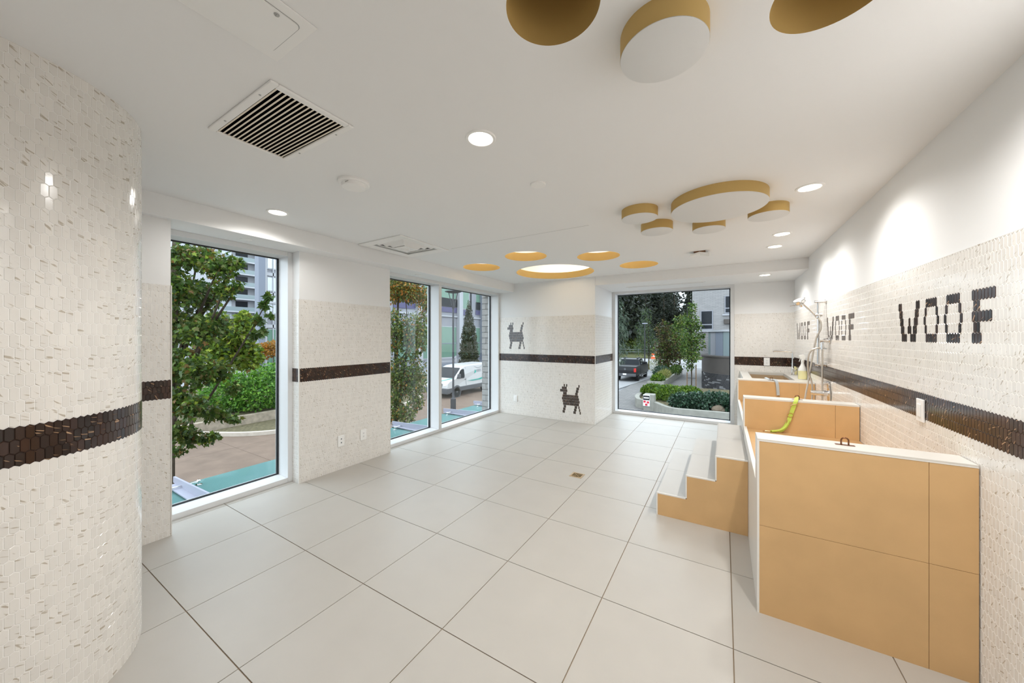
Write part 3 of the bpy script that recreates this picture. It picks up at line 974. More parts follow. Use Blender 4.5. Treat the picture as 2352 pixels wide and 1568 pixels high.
for a, b in ((2.365, 3.03), (3.03, 3.70), (3.84, 4.54), (4.54, 5.25)):
    obj('side_panel', MB().box(TXL, TXL + .008, a + .001, b - .001, 0, ZCURB - .004), 'pale_tile', t)
for a, b in ((2.365, 3.70), (3.84, 5.25)):
    obj('curb', MB().box(TXL, TXL + .022, a, b, ZCURB - .004, ZCURB), 'white_trim', t)
    obj('tub_floor', MB().box(TXL + .022, TXR, a, b, ZFL - .008, ZFL), 'beige_shade_tile', t)  # the floor's tan is shade put into the tile colour
obj('under_panel', MB().box(TXL, TXL + .008, 5.25, 5.40, 0, ZFL), 'pale_tile', t)

# sink counter
CX0 = 0.215
ox0, ox1, oy0, oy1 = 0.315, 0.752, 5.50, 6.50
t = thing('sink_counter', 'pale counter with a square sunken sink in the far right corner', 'counter', (0.56, 6.0, 0))
obj('cabinet', MB().box(CX0 + .01, TXR, 5.405, YW - .009, 0, 0.62), 'pale_tile', t)
obj('cabinet_side', MB().box(CX0 + .01, ox0 - .02, 5.405, YW - .009, .62, .865).box(ox1 + .02, TXR, 5.405, YW - .009, .62, .865).box(ox0 - .02, ox1 + .02, 5.405, oy0 - .02, .62, .865).box(ox0 - .02, ox1 + .02, oy1 + .02, YW - .009, .62, .865), 'pale_tile', t)
top = MB().box(CX0, ox0, 5.401, YW - .009, .865, .902).box(ox1, TXR, 5.401, YW - .009, .865, .902).box(ox0, ox1, 5.401, oy0, .865, .902).box(ox0, ox1, oy1, YW - .009, .865, .902)
obj('worktop', top, 'pale_tile', t)
b = obj('basin', MB().box(ox0 - .012, ox0, oy0 - .012, oy1 + .012, .66, .864).box(ox1, ox1 + .012, oy0 - .012, oy1 + .012, .66, .864).box(ox0, ox1, oy0 - .012, oy0, .66, .864).box(ox0, ox1, oy1, oy1 + .012, .66, .864).box(ox0 - .012, ox1 + .012, oy0 - .012, oy1 + .012, .65, .66), 'steel', t)
obj('ledge', MB().box(ox0, ox0 + .02, oy0, oy1, .80, .81).box(ox1 - .02, ox1, oy0, oy1, .80, .81).box(ox0 + .02, ox1 - .02, oy1 - .02, oy1, .80, .81), 'steel', b)
obj('drain', MB().lathe([(.045, .66), (.045, .663)], ((ox0 + ox1) / 2, 6.1, 0), n=20), 'chrome', b)

# tap
fx, fy = 0.823, 6.20
t = thing('sink_tap', 'tall chrome tap with a long flat spout beside the sink', 'tap', (fx, fy, .902))
obj('body', MB().lathe([(.026, .902), (.026, .910), (.018, .914), (.018, 1.0), (.014, 1.005), (.012, 1.2), (.012, 1.205)], (fx, fy, 0), n=18), 'chrome', t, smo=True)
obj('spout', MB().tube([(fx, fy, 1.19), (fx - .004, fy, 1.222), (fx - .03, fy, 1.236), (fx - .12, fy, 1.238), (fx - .225, fy, 1.238)], .011, 12).tube([(fx - .215, fy, 1.236), (fx - .215, fy, 1.222)], .009, 10), 'chrome', t, smo=True)
obj('lever', MB().tube([(fx, fy, .955), (fx + .02, fy - .03, .965), (fx + .035, fy - .055, .985)], .007, 8), 'chrome', t, smo=True)
# soap dispenser
t = thing('soap_bottle', 'small clear soap dispenser behind the tap', 'bottle', (0.868, 6.38, .902))
obj('body', MB().lathe([(.028, .902), (.030, .907), (.030, .99), (.02, 1.01), (.013, 1.018)], (0.868, 6.38, 0), n=18), 'soap_yellow', t, smo=True)
obj('pump', MB().lathe([(.014, 1.018), (.014, 1.03), (.005, 1.032), (.005, 1.055)], (0.868, 6.38, 0), n=12).tube([(0.868, 6.38, 1.055), (0.835, 6.38, 1.055), (.825, 6.38, 1.045)], .006, 8), 'dark_steel', t, smo=True)
# spray bottle
bx_, by_ = 0.848, 5.66
t = thing('spray_bottle', 'white trigger spray bottle holding pale yellow liquid on the counter', 'bottle', (bx_, by_, .902))
obj('body', MB().lathe([(.040, .902), (.044, .906), (.045, .985), (.044, 1.02), (.038, 1.045), (.024, 1.075), (.016, 1.10), (.015, 1.125)], (bx_, by_, 0), n=28), 'bottle_white', t, smo=True)
obj('liquid', MB().lathe([(.0405, .904), (.0455, .908), (.0462, .985), (.0458, 1.012)], (bx_, by_, 0), n=28), 'soap_yellow', t, smo=True)
obj('collar', MB().lathe([(.017, 1.12), (.018, 1.124), (.018, 1.145), (.013, 1.15)], (bx_, by_, 0), n=18), 'bottle_white', t, smo=True)
obj('spray_head', MB().prism([(bx_ + .02, by_ - .010, 1.148), (bx_ - .012, by_ - .010, 1.148), (bx_ - .035, by_ - .010, 1.185), (bx_ - .035, by_ - .010, 1.205), (bx_ + .012, by_ - .010, 1.215), (bx_ + .028, by_ - .010, 1.19)], (0, .02, 0)), 'bottle_white', t, bev=0.003)
obj('trigger', MB().tube([(bx_ - .018, by_, 1.18), (bx_ - .026, by_, 1.15), (bx_ - .034, by_, 1.125)], .004, 8), 'bottle_white', t, smo=True)


# ------------------------------------------------------------------ tie rings and leads
def tie_ring(x, y, label):
    t = thing('tie_ring', label, 'hook', (x, y, ZTOP), 'bronze tie rings on the tub walls')
    obj('foot_plate', MB().box(x - .036, x + .036, y - .009, y + .009, ZTOP, ZTOP + .0025), 'bronze', t, bev=0.001)
    r = .0135
    pts = [(x - r, y, ZTOP + .002), (x - r, y, ZTOP + .022)] + [(x - r * math.cos(a), y, ZTOP + .022 + r * math.sin(a)) for a in [PI * k / 8 for k in range(1, 8)]] + [(x + r, y, ZTOP + .022), (x + r, y, ZTOP + .002)]
    obj('loop', MB().tube(pts, .0034, 8), 'bronze', t, smo=True)


tie_ring(0.505, 2.30, 'bronze tie ring on the nearest tub wall')
tie_ring(0.53, 3.775, 'bronze tie ring on the middle tub wall holding the green lead')
tie_ring(0.50, 5.33, 'bronze tie ring on the far tub wall under the grey lead')


def strap(path, wdir, w, th):
    """flat webbing that follows a path; wdir is the width direction"""
    p = [Vector(q) for q in path]
    wd = Vector(wdir).normalized()
    vs, fs = [], []
    for i, q in enumerate(p):
        tg = (p[min(i + 1, len(p) - 1)] - p[max(i - 1, 0)]).normalized()
        ww = (wd - tg * wd.dot(tg)).normalized()
        nn = tg.cross(ww)
        for a, b in ((-1, -1), (1, -1), (1, 1), (-1, 1)):
            vs.append(q + ww * (w / 2 * a) + nn * (th / 2 * b))
    for i in range(len(p) - 1):
        for k in range(4):
            k2 = (k + 1) % 4
            fs.append((i * 4 + k, i * 4 + k2, (i + 1) * 4 + k2, (i + 1) * 4 + k))
    fs += [(3, 2, 1, 0), tuple((len(p) - 1) * 4 + k for k in range(4))]
    return MB().add(vs, fs)


def bez(pts, n=6):
    """smooth curve through the points"""
    p = [Vector(q) for q in pts]
    out = []
    for i in range(len(p) - 1):
        a, b, c, d = p[max(i - 1, 0)], p[i], p[i + 1], p[min(i + 2, len(p) - 1)]
        for k in range(n):
            t_ = k / n
            out.append(0.5 * ((2 * b) + (c - a) * t_ + (2 * a - 5 * b + 4 * c - d) * t_ ** 2 + (3 * b - a - 3 * c + d) * t_ ** 3))
    out.append(p[-1])
    return out


GY = 3.686
t = thing('dog_lead', 'bright yellow-green dog lead hanging from the middle tub wall', 'lead', (0.45, 3.65, ZFL))
path = bez([(0.525, 3.765, .925), (0.520, 3.73, .922), (0.508, GY, .900), (0.490, GY, .84), (0.474, GY, .78), (0.458, GY - .003, .725), (0.432, GY - .01, .675), (0.395, GY - .02, .645), (0.335, GY - .03, .637)])
obj('webbing', strap(path, (1, 0, 0.3), .027, .004), 'leash_green', t)
obj('braid', MB().tube(bez([(0.462, GY - .012, .735), (0.440, GY - .018, .688), (0.400, GY - .028, .655), (0.345, GY - .036, .642)]), .009, 8), 'leash_green', t, smo=True)
ring = lambda c, r, rad, ax, n=16: MB().tube([(c[0] + r * math.cos(2 * PI * k / n) * ax[0][0] + r * math.sin(2 * PI * k / n) * ax[1][0], c[1] + r * math.cos(2 * PI * k / n) * ax[0][1] + r * math.sin(2 * PI * k / n) * ax[1][1], c[2] + r * math.cos(2 * PI * k / n) * ax[0][2] + r * math.sin(2 * PI * k / n) * ax[1][2]) for k in range(n + 1)], rad, 6, caps=False)
obj('slider', ring((0.498, GY - .004, .868), .020, .003, ((1, 0, .25), (0, -.3, .5))), 'brass', t, smo=True)
obj('d_ring', ring((0.473, GY - .004, .785), .021, .003, ((1, 0, 0), (0, 0, .8))), 'brass', t, smo=True)
obj('snap_hook', MB().tube([(0.335, GY - .034, .640), (0.315, GY - .036, .640), (0.300, GY - .036, .638)], [.004, .005, .006], 8).tube([(0.300, GY - .036, .638), (0.29, GY - .03, .638), (0.285, GY - .04, .638), (0.295, GY - .048, .638)], .003, 6), 'brass', t, smo=True)
obj('side_clip', MB().tube([(0.456, GY - .014, .745), (0.446, GY - .016, .735), (0.448, GY - .016, .715)], .003, 6), 'brass', t, smo=True)

AY = 5.236
t = thing('dog_lead', 'pale grey dog lead hanging over the far tub wall', 'lead', (0.53, 5.2, ZFL))
path = bez([(0.440, 5.36, .930), (0.475, 5.33, .918), (0.51, 5.29, .922), (0.535, 5.25, .916), (0.546, AY, .88), (0.552, AY, .82), (0.556, AY, .76), (0.557, AY, .735)])
obj('webbing', strap(path, (1, .25, 0), .030, .004), 'leash_grey', t)
obj('ring', ring((0.557, AY, .728), .016, .003, ((1, 0, 0), (0, 0, .5))), 'brass', t, smo=True)
obj('snap_hook', MB().tube([(0.557, AY, .722), (0.557, AY, .69)], .005, 8).tube(bez([(0.557, AY, .69), (0.570, AY, .678), (0.566, AY, .655), (0.550, AY, .650), (0.545, AY, .668)], 4), .0035, 6), 'brass', t, smo=True)

# ------------------------------------------------------------------ shower set on the right wall
RX, RY = 0.838, 4.745
t = thing('hand_shower', 'chrome hand shower on a vertical rail with a hanging hose', 'shower', (RX, RY, 1.15))
obj('rail', MB().tube([(RX, RY, 1.13), (RX, RY, 1.80)], .011, 14), 'chrome', t, smo=True)
for z, e in ((1.800, .03), (1.148, .03)):
    obj('bracket', MB().tube([(XR - .008, RY, z), (RX - e, RY, z)], .014, 14).tube([(XR - .007, RY, z), (XR - .014, RY, z)], .022, 16), 'chrome', t, smo=True)
sl = obj('slider', MB().tube([(RX - .03, RY, 1.665), (RX + .03, RY, 1.665)], .020, 14).lathe([(.019, 1.635), (.019, 1.69)], (RX, RY, 0), n=14), 'chrome', t, smo=True)
hp = [(RX - .02, RY, 1.655), (RX - .065, RY - .01, 1.715), (RX - .125, RY - .02, 1.785)]
obj('handle', MB().tube(hp, [.011, .012, .014], 12), 'chrome', t, smo=True)
hc = Vector((RX - .155, RY - .03, 1.802))
hax = Vector((-.35, -.25, 0.75)).normalized()
obj('shower_head', MB().lathe([(.018, -.052), (.022, -.032), (.040, -.022), (.056, .000), (.060, .020), (.056, .024), (.02, .022)], hc, hax, n=28), 'chrome', t, smo=True)
obj('face_grid', MB().lathe([(.050, .0245), (.046, .028)], hc, hax, n=24), 'grey_plastic', t)
obj('spray_lever', MB().tube([hc + Vector((-.03, -.03, -.03)), hc + Vector((-.085, -.02, -.04))], .004, 6), 'chrome', t, smo=True)
obj('spray_lever', MB().tube([hc + Vector((.03, .0, .0)), hc + Vector((.075, .01, .02))], .004, 6), 'chrome', t, smo=True)
VY = 4.60
obj('valve_body', MB().tube([(XR - .008, VY, 1.402), (RX - .015, VY, 1.402)], .021, 16).tube([(XR - .007, VY, 1.402), (XR - .012, VY, 1.402)], .034, 20).tube([(RX + .005, VY, 1.40), (RX + .005, VY, 1.33)], .013, 12).tube([(RX + .005, VY, 1.34), (RX + .005, VY, 1.31)], .017, 12), 'chrome', t, smo=True)
obj('valve_lever', MB().tube([(RX + .01, VY - .005, 1.41), (RX + .03, VY - .06, 1.418)], .005, 8), 'chrome', t, smo=True)
obj('valve_lever', MB().tube([(RX + .01, VY - .01, 1.32), (RX + .03, VY - .055, 1.318)], .006, 8), 'chrome', t, smo=True)
obj('hose', MB().tube(bez([(RX - .005, VY, 1.325), (RX - .04, VY, 1.322), (RX - .085, VY, 1.29), (RX - .105, VY, 1.22), (RX - .100, VY + .02, 1.08), (RX - .075, VY + .02, .98), (RX - .068, VY + .02, .86), (RX - .085, VY + .02, .70), (RX - .11, VY + .02, .66), (RX - .135, VY + .03, .70), (RX - .12, VY + .03, .84), (RX - .09, VY + .05, 1.02), (RX - .06, VY + .08, 1.22), (RX - .02, RY - .02, 1.42), (RX + .016, RY - .018, 1.52), (RX + .012, RY - .015, 1.60), (RX - .018, RY, 1.645)], 7), .008, 10), 'hose', t, smo=True)
obj('drop_pipe', MB().tube([(RX + .005, VY, 1.315), (RX + .004, VY, .70)], .008, 10), 'hose', t, smo=True)
# tub mixer
MY, MZ = 4.60, 0.86
t = thing('tub_mixer', 'chrome wall mixer with an oval plate below the dark band', 'tap', (XR, MY, MZ))
ov = MB()
n = 28
ov.prism([(XR - .008, MY + .052 * math.cos(2 * PI * k / n), MZ + .085 * math.sin(2 * PI * k / n)) for k in range(n)], (-.010, 0, 0))
obj('wall_plate', ov, 'chrome', t, bev=0.003)
obj('body', MB().tube([(XR - .016, MY, MZ + .012), (XR - .06, MY, MZ + .012)], .030, 18).tube([(XR - .06, MY, MZ + .012), (XR - .155, MY, MZ + .012)], .024, 18), 'chrome', t, smo=True)
obj('knob', MB().tube([(XR - .016, MY + .01, MZ + .115), (XR - .05, MY + .01, MZ + .115)], .022, 16).tube([(XR - .008, MY + .01, MZ + .10), (XR - .02, MY + .01, MZ + .10)], .030, 18), 'chrome', t, smo=True)


# =================================================================== outdoors (a storey below the room)
G = -2.5
rng = np.random.RandomState(7)


def gp(px, py, z=G):
    return on_z(px, py, z)


struct('ground', MB().box(-160, 60, -60, 160, G - 0.5, G - 0.06), 'asphalt', 'grey ground around the buildings')
# driveway slabs with joints
drive = struct('driveway', MB().box(-34, -4.3, -14, 26, G - 0.08, G - 0.02), 'mortar', 'pinkish concrete driveway below the left windows')
for i in range(-1, 10):
    for j in range(-3, 9):
        x1 = -5.3 - i * 3.2
        y0 = -4.03 + j * 3.2
        if x1 > -4.3 or y0 > 25:
            continue
        obj('slab', MB().box(x1 - 3.19, x1, y0, y0 + 3.19, G - 0.03, G), 'concrete_drive', drive)
struct('road', MB().box(-120, 60, 50, 69, G - 0.1, G - 0.01), 'road_light', 'pale road beyond the parked pickup')
struct('verge', MB().box(-120, 60, 69, 130, G - 0.1, G + 0.12), 'verge', 'rough grass verge below the forest')
pm = bpy.data.materials.new('paver_brick')
pm.use_nodes = True
bt = pm.node_tree.nodes.new('ShaderNodeTexBrick')
gg = pm.node_tree.nodes.new('ShaderNodeNewGeometry')
bt.inputs['Color1'].default_value = (0.15, 0.136, 0.128, 1); bt.inputs['Color2'].default_value = (0.112, 0.104, 0.098, 1); bt.inputs['Mortar'].default_value = (0.07, 0.066, 0.062, 1)
bt.inputs['Scale'].default_value = 1.0
bt.inputs['Brick Width'].default_value = 0.42; bt.inputs['Row Height'].default_value = 0.21; bt.inputs['Mortar Size'].default_value = 0.012
pm.node_tree.links.new(gg.outputs['Position'], bt.inputs['Vector'])
pm.node_tree.links.new(bt.outputs['Color'], pm.node_tree.nodes['Principled BSDF'].inputs['Base Color'])
pm.node_tree.nodes['Principled BSDF'].inputs['Roughness'].default_value = 0.85
M['paver_brick'] = pm
wb = bpy.data.materials.new('white_brick_wall')
wb.use_nodes = True
bt = wb.node_tree.nodes.new('ShaderNodeTexBrick')
gg = wb.node_tree.nodes.new('ShaderNodeNewGeometry')
mp = wb.node_tree.nodes.new('ShaderNodeMapping'); mp.inputs['Rotation'].default_value = (PI / 2, 0, 0)
bt.inputs['Color1'].default_value = (0.25, 0.237, 0.232, 1); bt.inputs['Color2'].default_value = (0.21, 0.2, 0.196, 1); bt.inputs['Mortar'].default_value = (0.16, 0.155, 0.15, 1)
bt.inputs['Scale'].default_value = 1.0
bt.inputs['Brick Width'].default_value = 0.40; bt.inputs['Row Height'].default_value = 0.10; bt.inputs['Mortar Size'].default_value = 0.012
wb.node_tree.links.new(gg.outputs['Position'], mp.inputs[0])
wb.node_tree.links.new(mp.outputs[0], bt.inputs['Vector'])
wb.node_tree.links.new(bt.outputs['Color'], wb.node_tree.nodes['Principled BSDF'].inputs['Base Color'])
wb.node_tree.nodes['Principled BSDF'].inputs['Roughness'].default_value = 0.85
M['white_brick_wall'] = wb
struct('paved_path', MB().box(-6.55, 6, 9, 48, G - 0.08, G + .02), 'paver_brick', 'grey paved footpath below the far window')
struct('parking_pad', MB().prism([(-14, 27.0, G - .08), (-6.9, 26.6, G - .08), (-5.5, 40, G - .08), (-14, 40, G - .08)], (0, 0, .12)), 'road_light', 'pale concrete parking pad under the pickup')
struct('planting_strip', MB().prism([(-9.5, 24.2, G - .05), (-6.55, 24.0, G - .05), (-6.9, 26.6, G - .05), (-9.5, 26.95, G - .05)], (0, 0, .14)), 'soil', 'dark soil strip before the parking pad')

# ------------------------------------------------------------------ plants
LEAF = {
    'maple': [(0, 0), (.18, -.10), (.48, .02), (.34, .16), (.56, .48), (.26, .44), (.16, .62), (0, 1.0), (-.16, .62), (-.26, .44), (-.56, .48), (-.34, .16), (-.48, .02), (-.18, -.10)],
    'oval': [(0, 0), (.26, .35), (.18, .75), (0, 1.0), (-.18, .75), (-.26, .35)],
    'dia': [(0, 0), (.30, .5), (0, 1.0), (-.30, .5)],
    'blade': [(.06, 0), (.04, .6), (0, 1.0), (-.04, .6), (-.06, 0)],
}


def foliage(name, m, parent, blobs, n, size, shape='oval', seed=1, down=0.3, spread=0.7, fill=0.55):
    """n single leaves in ellipsoid clumps (x, y, z, rx, ry, rz[, weight])"""
    r = np.random.RandomState(seed)
    B = np.array([list(b) + [1.0] * (7 - len(b)) for b in blobs], float)
    wgt = B[:, 6] * (B[:, 3] * B[:, 4] * B[:, 5]) ** 0.67
    idx = r.choice(len(B), n, p=wgt / wgt.sum())
    d = r.normal(size=(n, 3)); d /= np.linalg.norm(d, axis=1)[:, None]
    rad = r.uniform(0, 1, n) ** (1 - fill)
    pos = B[idx, :3] + d * B[idx, 3:6] * rad[:, None]
    tip = d * 0.6 + r.normal(size=(n, 3)) * spread
    tip[:, 2] -= down
    tip /= np.linalg.norm(tip, axis=1)[:, None]
    nn = r.normal(size=(n, 3)) * 0.7
    nn[:, 2] += 0.6
    side = np.cross(tip, nn); side /= (np.linalg.norm(side, axis=1)[:, None] + 1e-9)
    sz = size * r.uniform(0.65, 1.3, n)
    L = np.array(LEAF[shape])
    V = pos[:, None, :] + (side[:, None, :] * L[None, :, 0:1] + tip[:, None, :] * L[None, :, 1:2]) * sz[:, None, None]
    k = len(L)
    me = bpy.data.meshes.new(name)
    me.vertices.add(n * k)
    me.vertices.foreach_set('co', V.reshape(-1))
    me.loops.add(n * k)
    me.loops.foreach_set('vertex_index', np.arange(n * k, dtype=np.int32))
    me.polygons.add(n)
    me.polygons.foreach_set('loop_start', np.arange(0, n * k, k, dtype=np.int32))
    me.polygons.foreach_set('loop_total', np.full(n, k, dtype=np.int32))
    me.update(calc_edges=True)
    me.validate()
    me.materials.append(M[m])
    o = bpy.data.objects.new(name, me)
    C.objects.link(o)
    if parent is not None:
        o.parent = parent
        o.matrix_parent_inverse = Matrix.Translation(-Vector(root_loc(parent)))
    o['kind'] = 'stuff'
    return o


def blob(px, py, depth, rpx, rz=None, w=1.0):
    p = far(px, depth, py)
    k = depth / FPX
    return (p.x, p.y, p.z, rpx * k, rpx * k, (rz or rpx) * k, w)


def limb(parent, pts, r0, r1, nm='branch'):
    p = bez(pts, 4)
    return obj(nm, MB().tube(p, [r0 + (r1 - r0) * i / (len(p) - 1) for i in range(len(p))], 7), 'bark', parent, smo=True)


def tree(name, label, base, mats, blobs, n, size, shape, seed, tr=0.07, top=None, cat='tree', group=None, down=0.3, branches=True, spread=0.7, fill=0.55):
    base = Vector(base)
    t = thing(name, label, cat, base, group)
    B = np.array([b[:3] for b in blobs])
    topz = top if top else float(B[:, 2].max())
    limb(t, [base, base + Vector((.03, .02, (topz - base.z) * .5)), (base.x * .7 + float(B[:, 0].mean()) * .3, base.y * .7 + float(B[:, 1].mean()) * .3, topz)], tr, tr * .25, 'trunk')
    if branches:
        r = np.random.RandomState(seed)
        for b in blobs[:9]:
            z0 = base.z + (b[2] - base.z) * r.uniform(.45, .7)
            limb(t, [(base.x, base.y, z0), ((base.x + b[0]) / 2, (base.y + b[1]) / 2, (z0 + b[2]) / 2 + .1), (b[0], b[1], b[2])], tr * .4, tr * .1)
    for k, (m, frac) in enumerate(mats):
        foliage('leaves', m, t, blobs, int(n * frac), size, shape, seed + 31 * k, down, spread, fill)
    return t


# near maple outside the single window
D = 5.6
bl = [blob(410, 590, D, 36), blob(455, 590, D + .4, 34), blob(505, 610, D, 36), blob(545, 605, D + .3, 18), blob(412, 665, D, 44), blob(465, 680, D + .5, 38), blob(515, 665, D, 24), blob(548, 655, D, 13),
      blob(412, 750, D + .3, 46), blob(462, 760, D, 38), blob(505, 745, D + .3, 26), blob(412, 840, D, 44), blob(458, 850, D - .3, 38), blob(505, 850, D, 26), blob(535, 890, D, 16), blob(410, 920, D, 36), blob(448, 935, D - .3, 30), blob(485, 945, D, 22), blob(515, 955, D, 14),
      blob(540, 962, D, 11), blob(410, 990, D - .2, 26), blob(440, 1005, D, 22), blob(472, 1010, D, 15), blob(495, 1000, D, 11), blob(410, 1035, D, 14)]
tree('maple_tree', 'big leafy maple close outside the single window', far(388, 6.4, 1400).to_tuple()[:2] + (G,), [('maple_leaves', .85), ('maple_lime', .15)], bl, 9000, 0.064, 'maple', 11, tr=.10, top=4.5, down=.7, spread=.5, fill=.35)
bl = [blob(608, 700, 6.2, 8), blob(595, 735, 6.2, 9), blob(617, 680, 6.2, 7), blob(585, 770, 6.2, 9), blob(605, 760, 6.2, 8), blob(618, 725, 6.2, 7)]
t = bpy.data.objects['maple_tree']
limb(t, [far(470, 6.0, 930), far(545, 6.1, 810), far(590, 6.2, 735), far(618, 6.2, 680)], .02, .005)
foliage('leaves', 'maple_leaves', t, bl, 150, .10, 'maple', 77, .6)
# lime-green maple further out
bl = [blob(548, 765, 11.5, 34), blob(505, 800, 11.5, 46), blob(565, 815, 11.8, 36), blob(562, 735, 11.5, 20), blob(500, 740, 11.6, 26)]
tree('lime_maple', 'yellow-green maple behind the near maple, left of the tall flats', far(440, 12.5).to_tuple()[:2] + (G,), [('maple_lime', .7), ('maple_leaves', .3)], bl, 3600, .12, 'maple', 21, tr=.07, down=.5)
# clipped shrubs on the retaining wall
for k, (px, py, d, r, rz) in enumerate(((520, 905, 16.6, 52, 46), (585, 890, 16.8, 56, 52), (640, 885, 18.0, 56, 56))):
    lb = ['bright green shrub on the retaining wall, next to the maple', 'bright green shrub on the retaining wall, the widest in the single window', 'bright green shrub on the retaining wall, partly hidden by the window frame'][k]
    b = blob(px, py, d, r, rz)
    t = thing('shrub', lb, 'shrub', (b[0], b[1], -2.1), 'shrubs on the retaining wall')
    limb(t, [(b[0], b[1], -2.1), (b[0], b[1], b[2] + .3)], .06, .02, 'stem')
    foliage('leaves', 'hedge_leaves', t, [b], 2600, .15, 'oval', 40 + k, .2, fill=.75)
# autumn shrubs before the facade
for k, (px, py, d, r) in enumerate(((545, 815, 25, 32), (595, 808, 26, 28), (628, 800, 26, 22))):
    lb = ['orange autumn shrub behind the lime maple', 'orange autumn shrub at the foot of the grey facade', 'rust-red autumn shrub at the edge of the single window'][k]
    b = blob(px, py, d, r, r * .8)
    t = thing('autumn_shrub', lb, 'shrub', (b[0], b[1], G), 'autumn shrubs before the flats')
    limb(t, [(b[0], b[1], G), (b[0], b[1], b[2])], .06, .02, 'stem')
    foliage('leaves', 'autumn_leaves', t, [b], 900, .16, 'oval', 50 + k, .2, fill=.6)

# retaining wall, soil and kerb by the driveway
tag(obj('retaining_wall', MB().prism([(-18.35, 2.0, G), (-18.1, 2.0, G), (-18.6, 24, G), (-18.85, 24, G)], (0, 0, .46)), 'concrete_brown', bev=.02), 'low brown concrete retaining wall under the green shrubs', 'wall')
tag(obj('planting_soil', MB().prism([(-19.0, 2, G), (-18.36, 2, G), (-18.86, 24, G), (-30, 24, G), (-30, 2, G)], (0, 0, .40)), 'soil'), 'dark planted soil behind the retaining wall', 'soil', kind='stuff')
kp = bez([(-19.2, 4.9, G), (-17.6, 5.7, G), (-16.3, 6.5, G), (-15.55, 7.6, G), (-15.3, 9.5, G), (-15.4, 12.0, G), (-15.9, 14.5, G), (-16.8, 16.3, G), (-18.2, 17.0, G)], 6)
tag(obj('kerb', strap([(p.x, p.y, G + .07) for p in kp], (0, 0, 1), .15, .16), 'kerb'), 'curved pale kerb around the planted bed', 'kerb', kind='structure')
tag(obj('bed_soil', MB().prism([(p.x, p.y, G) for p in kp[6:]] + [(-18.5, 16.6, G), (-18.25, 6.2, G)], (0, 0, .06)), 'soil'), 'bare ground with sparse weeds inside the kerb', 'soil', kind='stuff')

# autumn-topped tree outside the two-pane window
D = 12.5
bl = [blob(905, 660, D, 34, 36), blob(945, 665, D, 30, 34), blob(975, 690, D, 18, 28)]
bl2 = [blob(905, 760, D, 34, 55), blob(948, 770, D, 32, 55), blob(972, 760, D - .4, 14, 50), blob(910, 870, D, 36, 55), blob(950, 865, D, 30, 55), blob(905, 945, D, 28, 34), blob(935, 950, D - .3, 20, 26), blob(958, 920, D, 16, 24)]
base = far(908, D + .2, 900)
t = tree('street_tree', 'slim tree with an orange top outside the two-pane window', (base.x, base.y, G), [('olive_leaves', .6), ('young_leaves', .25), ('autumn_leaves', .07), ('russet_leaves', .08)], bl2, 8200, .10, 'oval', 61, tr=.09, top=3.6, down=.6)
foliage('leaves', 'autumn_leaves', t, bl, 1700, .10, 'oval', 66, .4)
foliage('leaves', 'olive_leaves', t, bl, 2100, .10, 'oval', 67, .4)
limb(t, [(base.x, base.y, -1.4), far(935, D, 800), far(930, D, 660)], .04, .01)
limb(t, [(base.x, base.y, -1.4), far(960, D, 800), far(975, D, 720)], .03, .01)
# columnar evergreen behind the van
b0 = far(1077, 34, 838)
t = thing('conical_evergreen', 'dark conical evergreen standing behind the white van', 'tree', (b0.x, b0.y, G))
limb(t, [(b0.x, b0.y, G), (b0.x, b0.y, 4.4)], .10, .02, 'trunk')
cb = [(b0.x, b0.y, G + .5 + z, r, r, .75) for z, r in ((0.1, 1.0), (.9, 1.02), (1.8, .98), (2.6, .88), (3.4, .78), (4.2, .62), (5.0, .45), (5.8, .30), (6.3, .16))]
foliage('leaves', 'cedar_leaves', t, cb, 15000, .12, 'dia', 71, -.5, fill=.8)

# ------------------------------------------------------------------ glass canopy below the left windows
t = thing('glass_canopy', 'teal glass canopy on grey steel fins below the left windows', 'canopy', (-4.8, 4, -.4))
ZG = -.36
BY = [-.2, 1.5, 3.15, 4.78, 6.28, 7.45]
for a, b in zip(BY[:-1], BY[1:]):
    obj('glass_panel', MB().box(-5.64, -4.15, a + .01, b - .01, ZG - .012, ZG), 'canopy_glass', t)
for y in BY:
    be = obj('support_fin', MB().prism([(-4.03, y, ZG + .03), (-5.72, y, ZG + .03), (-5.72, y, ZG + .10), (-4.03, y, ZG + .16)], (0, .02, 0)), 'steel_grey', t)
    obj('flange', MB().box(-5.66, -4.03, y - .075, y + .02, ZG + .018, ZG + .03), 'steel_grey', be)
    for x in (-5.45, -4.6):
        for dy in (-.16, .16):
            sp_ = obj('spider_fitting', MB().lathe([(.035, ZG), (.035, ZG + .010), (.012, ZG + .014), (.012, ZG + .05), (.020, ZG + .055), (.010, ZG + .07)], (x, y + dy, 0), n=12).tube([(x, y + dy, ZG + .045), (x, y, ZG + .05)], .009, 8), 'chrome', t, smo=True)

# brick pier at the corner of the building
pier = tag(obj('brick_pier', MB().box(-4.07, -3.93, 5.605, 5.618, G, 4.0), 'mortar'), 'grey brick pier beside the two-pane window', 'pier')
bw = {}
for k in range(58):
    z0 = G + .112 * k
    for a, b in (((-4.078, -3.932),) if k % 2 else ((-4.078, -3.986), (-3.978, -3.932))):
        key = (round(b - a, 3))
        if key not in bw:
            w_ = (b - a) / 2
            me = MB().box(-w_, w_, -.018, .0, -.050, .050).mesh('brick')
            me.materials.append(M['brick_block'])
            bw[key] = me
        o = bpy.data.objects.new('brick', bw[key])
        C.objects.link(o)
        o.location = ((a + b) / 2, 5.607, z0 + .056)
        o.parent = pier

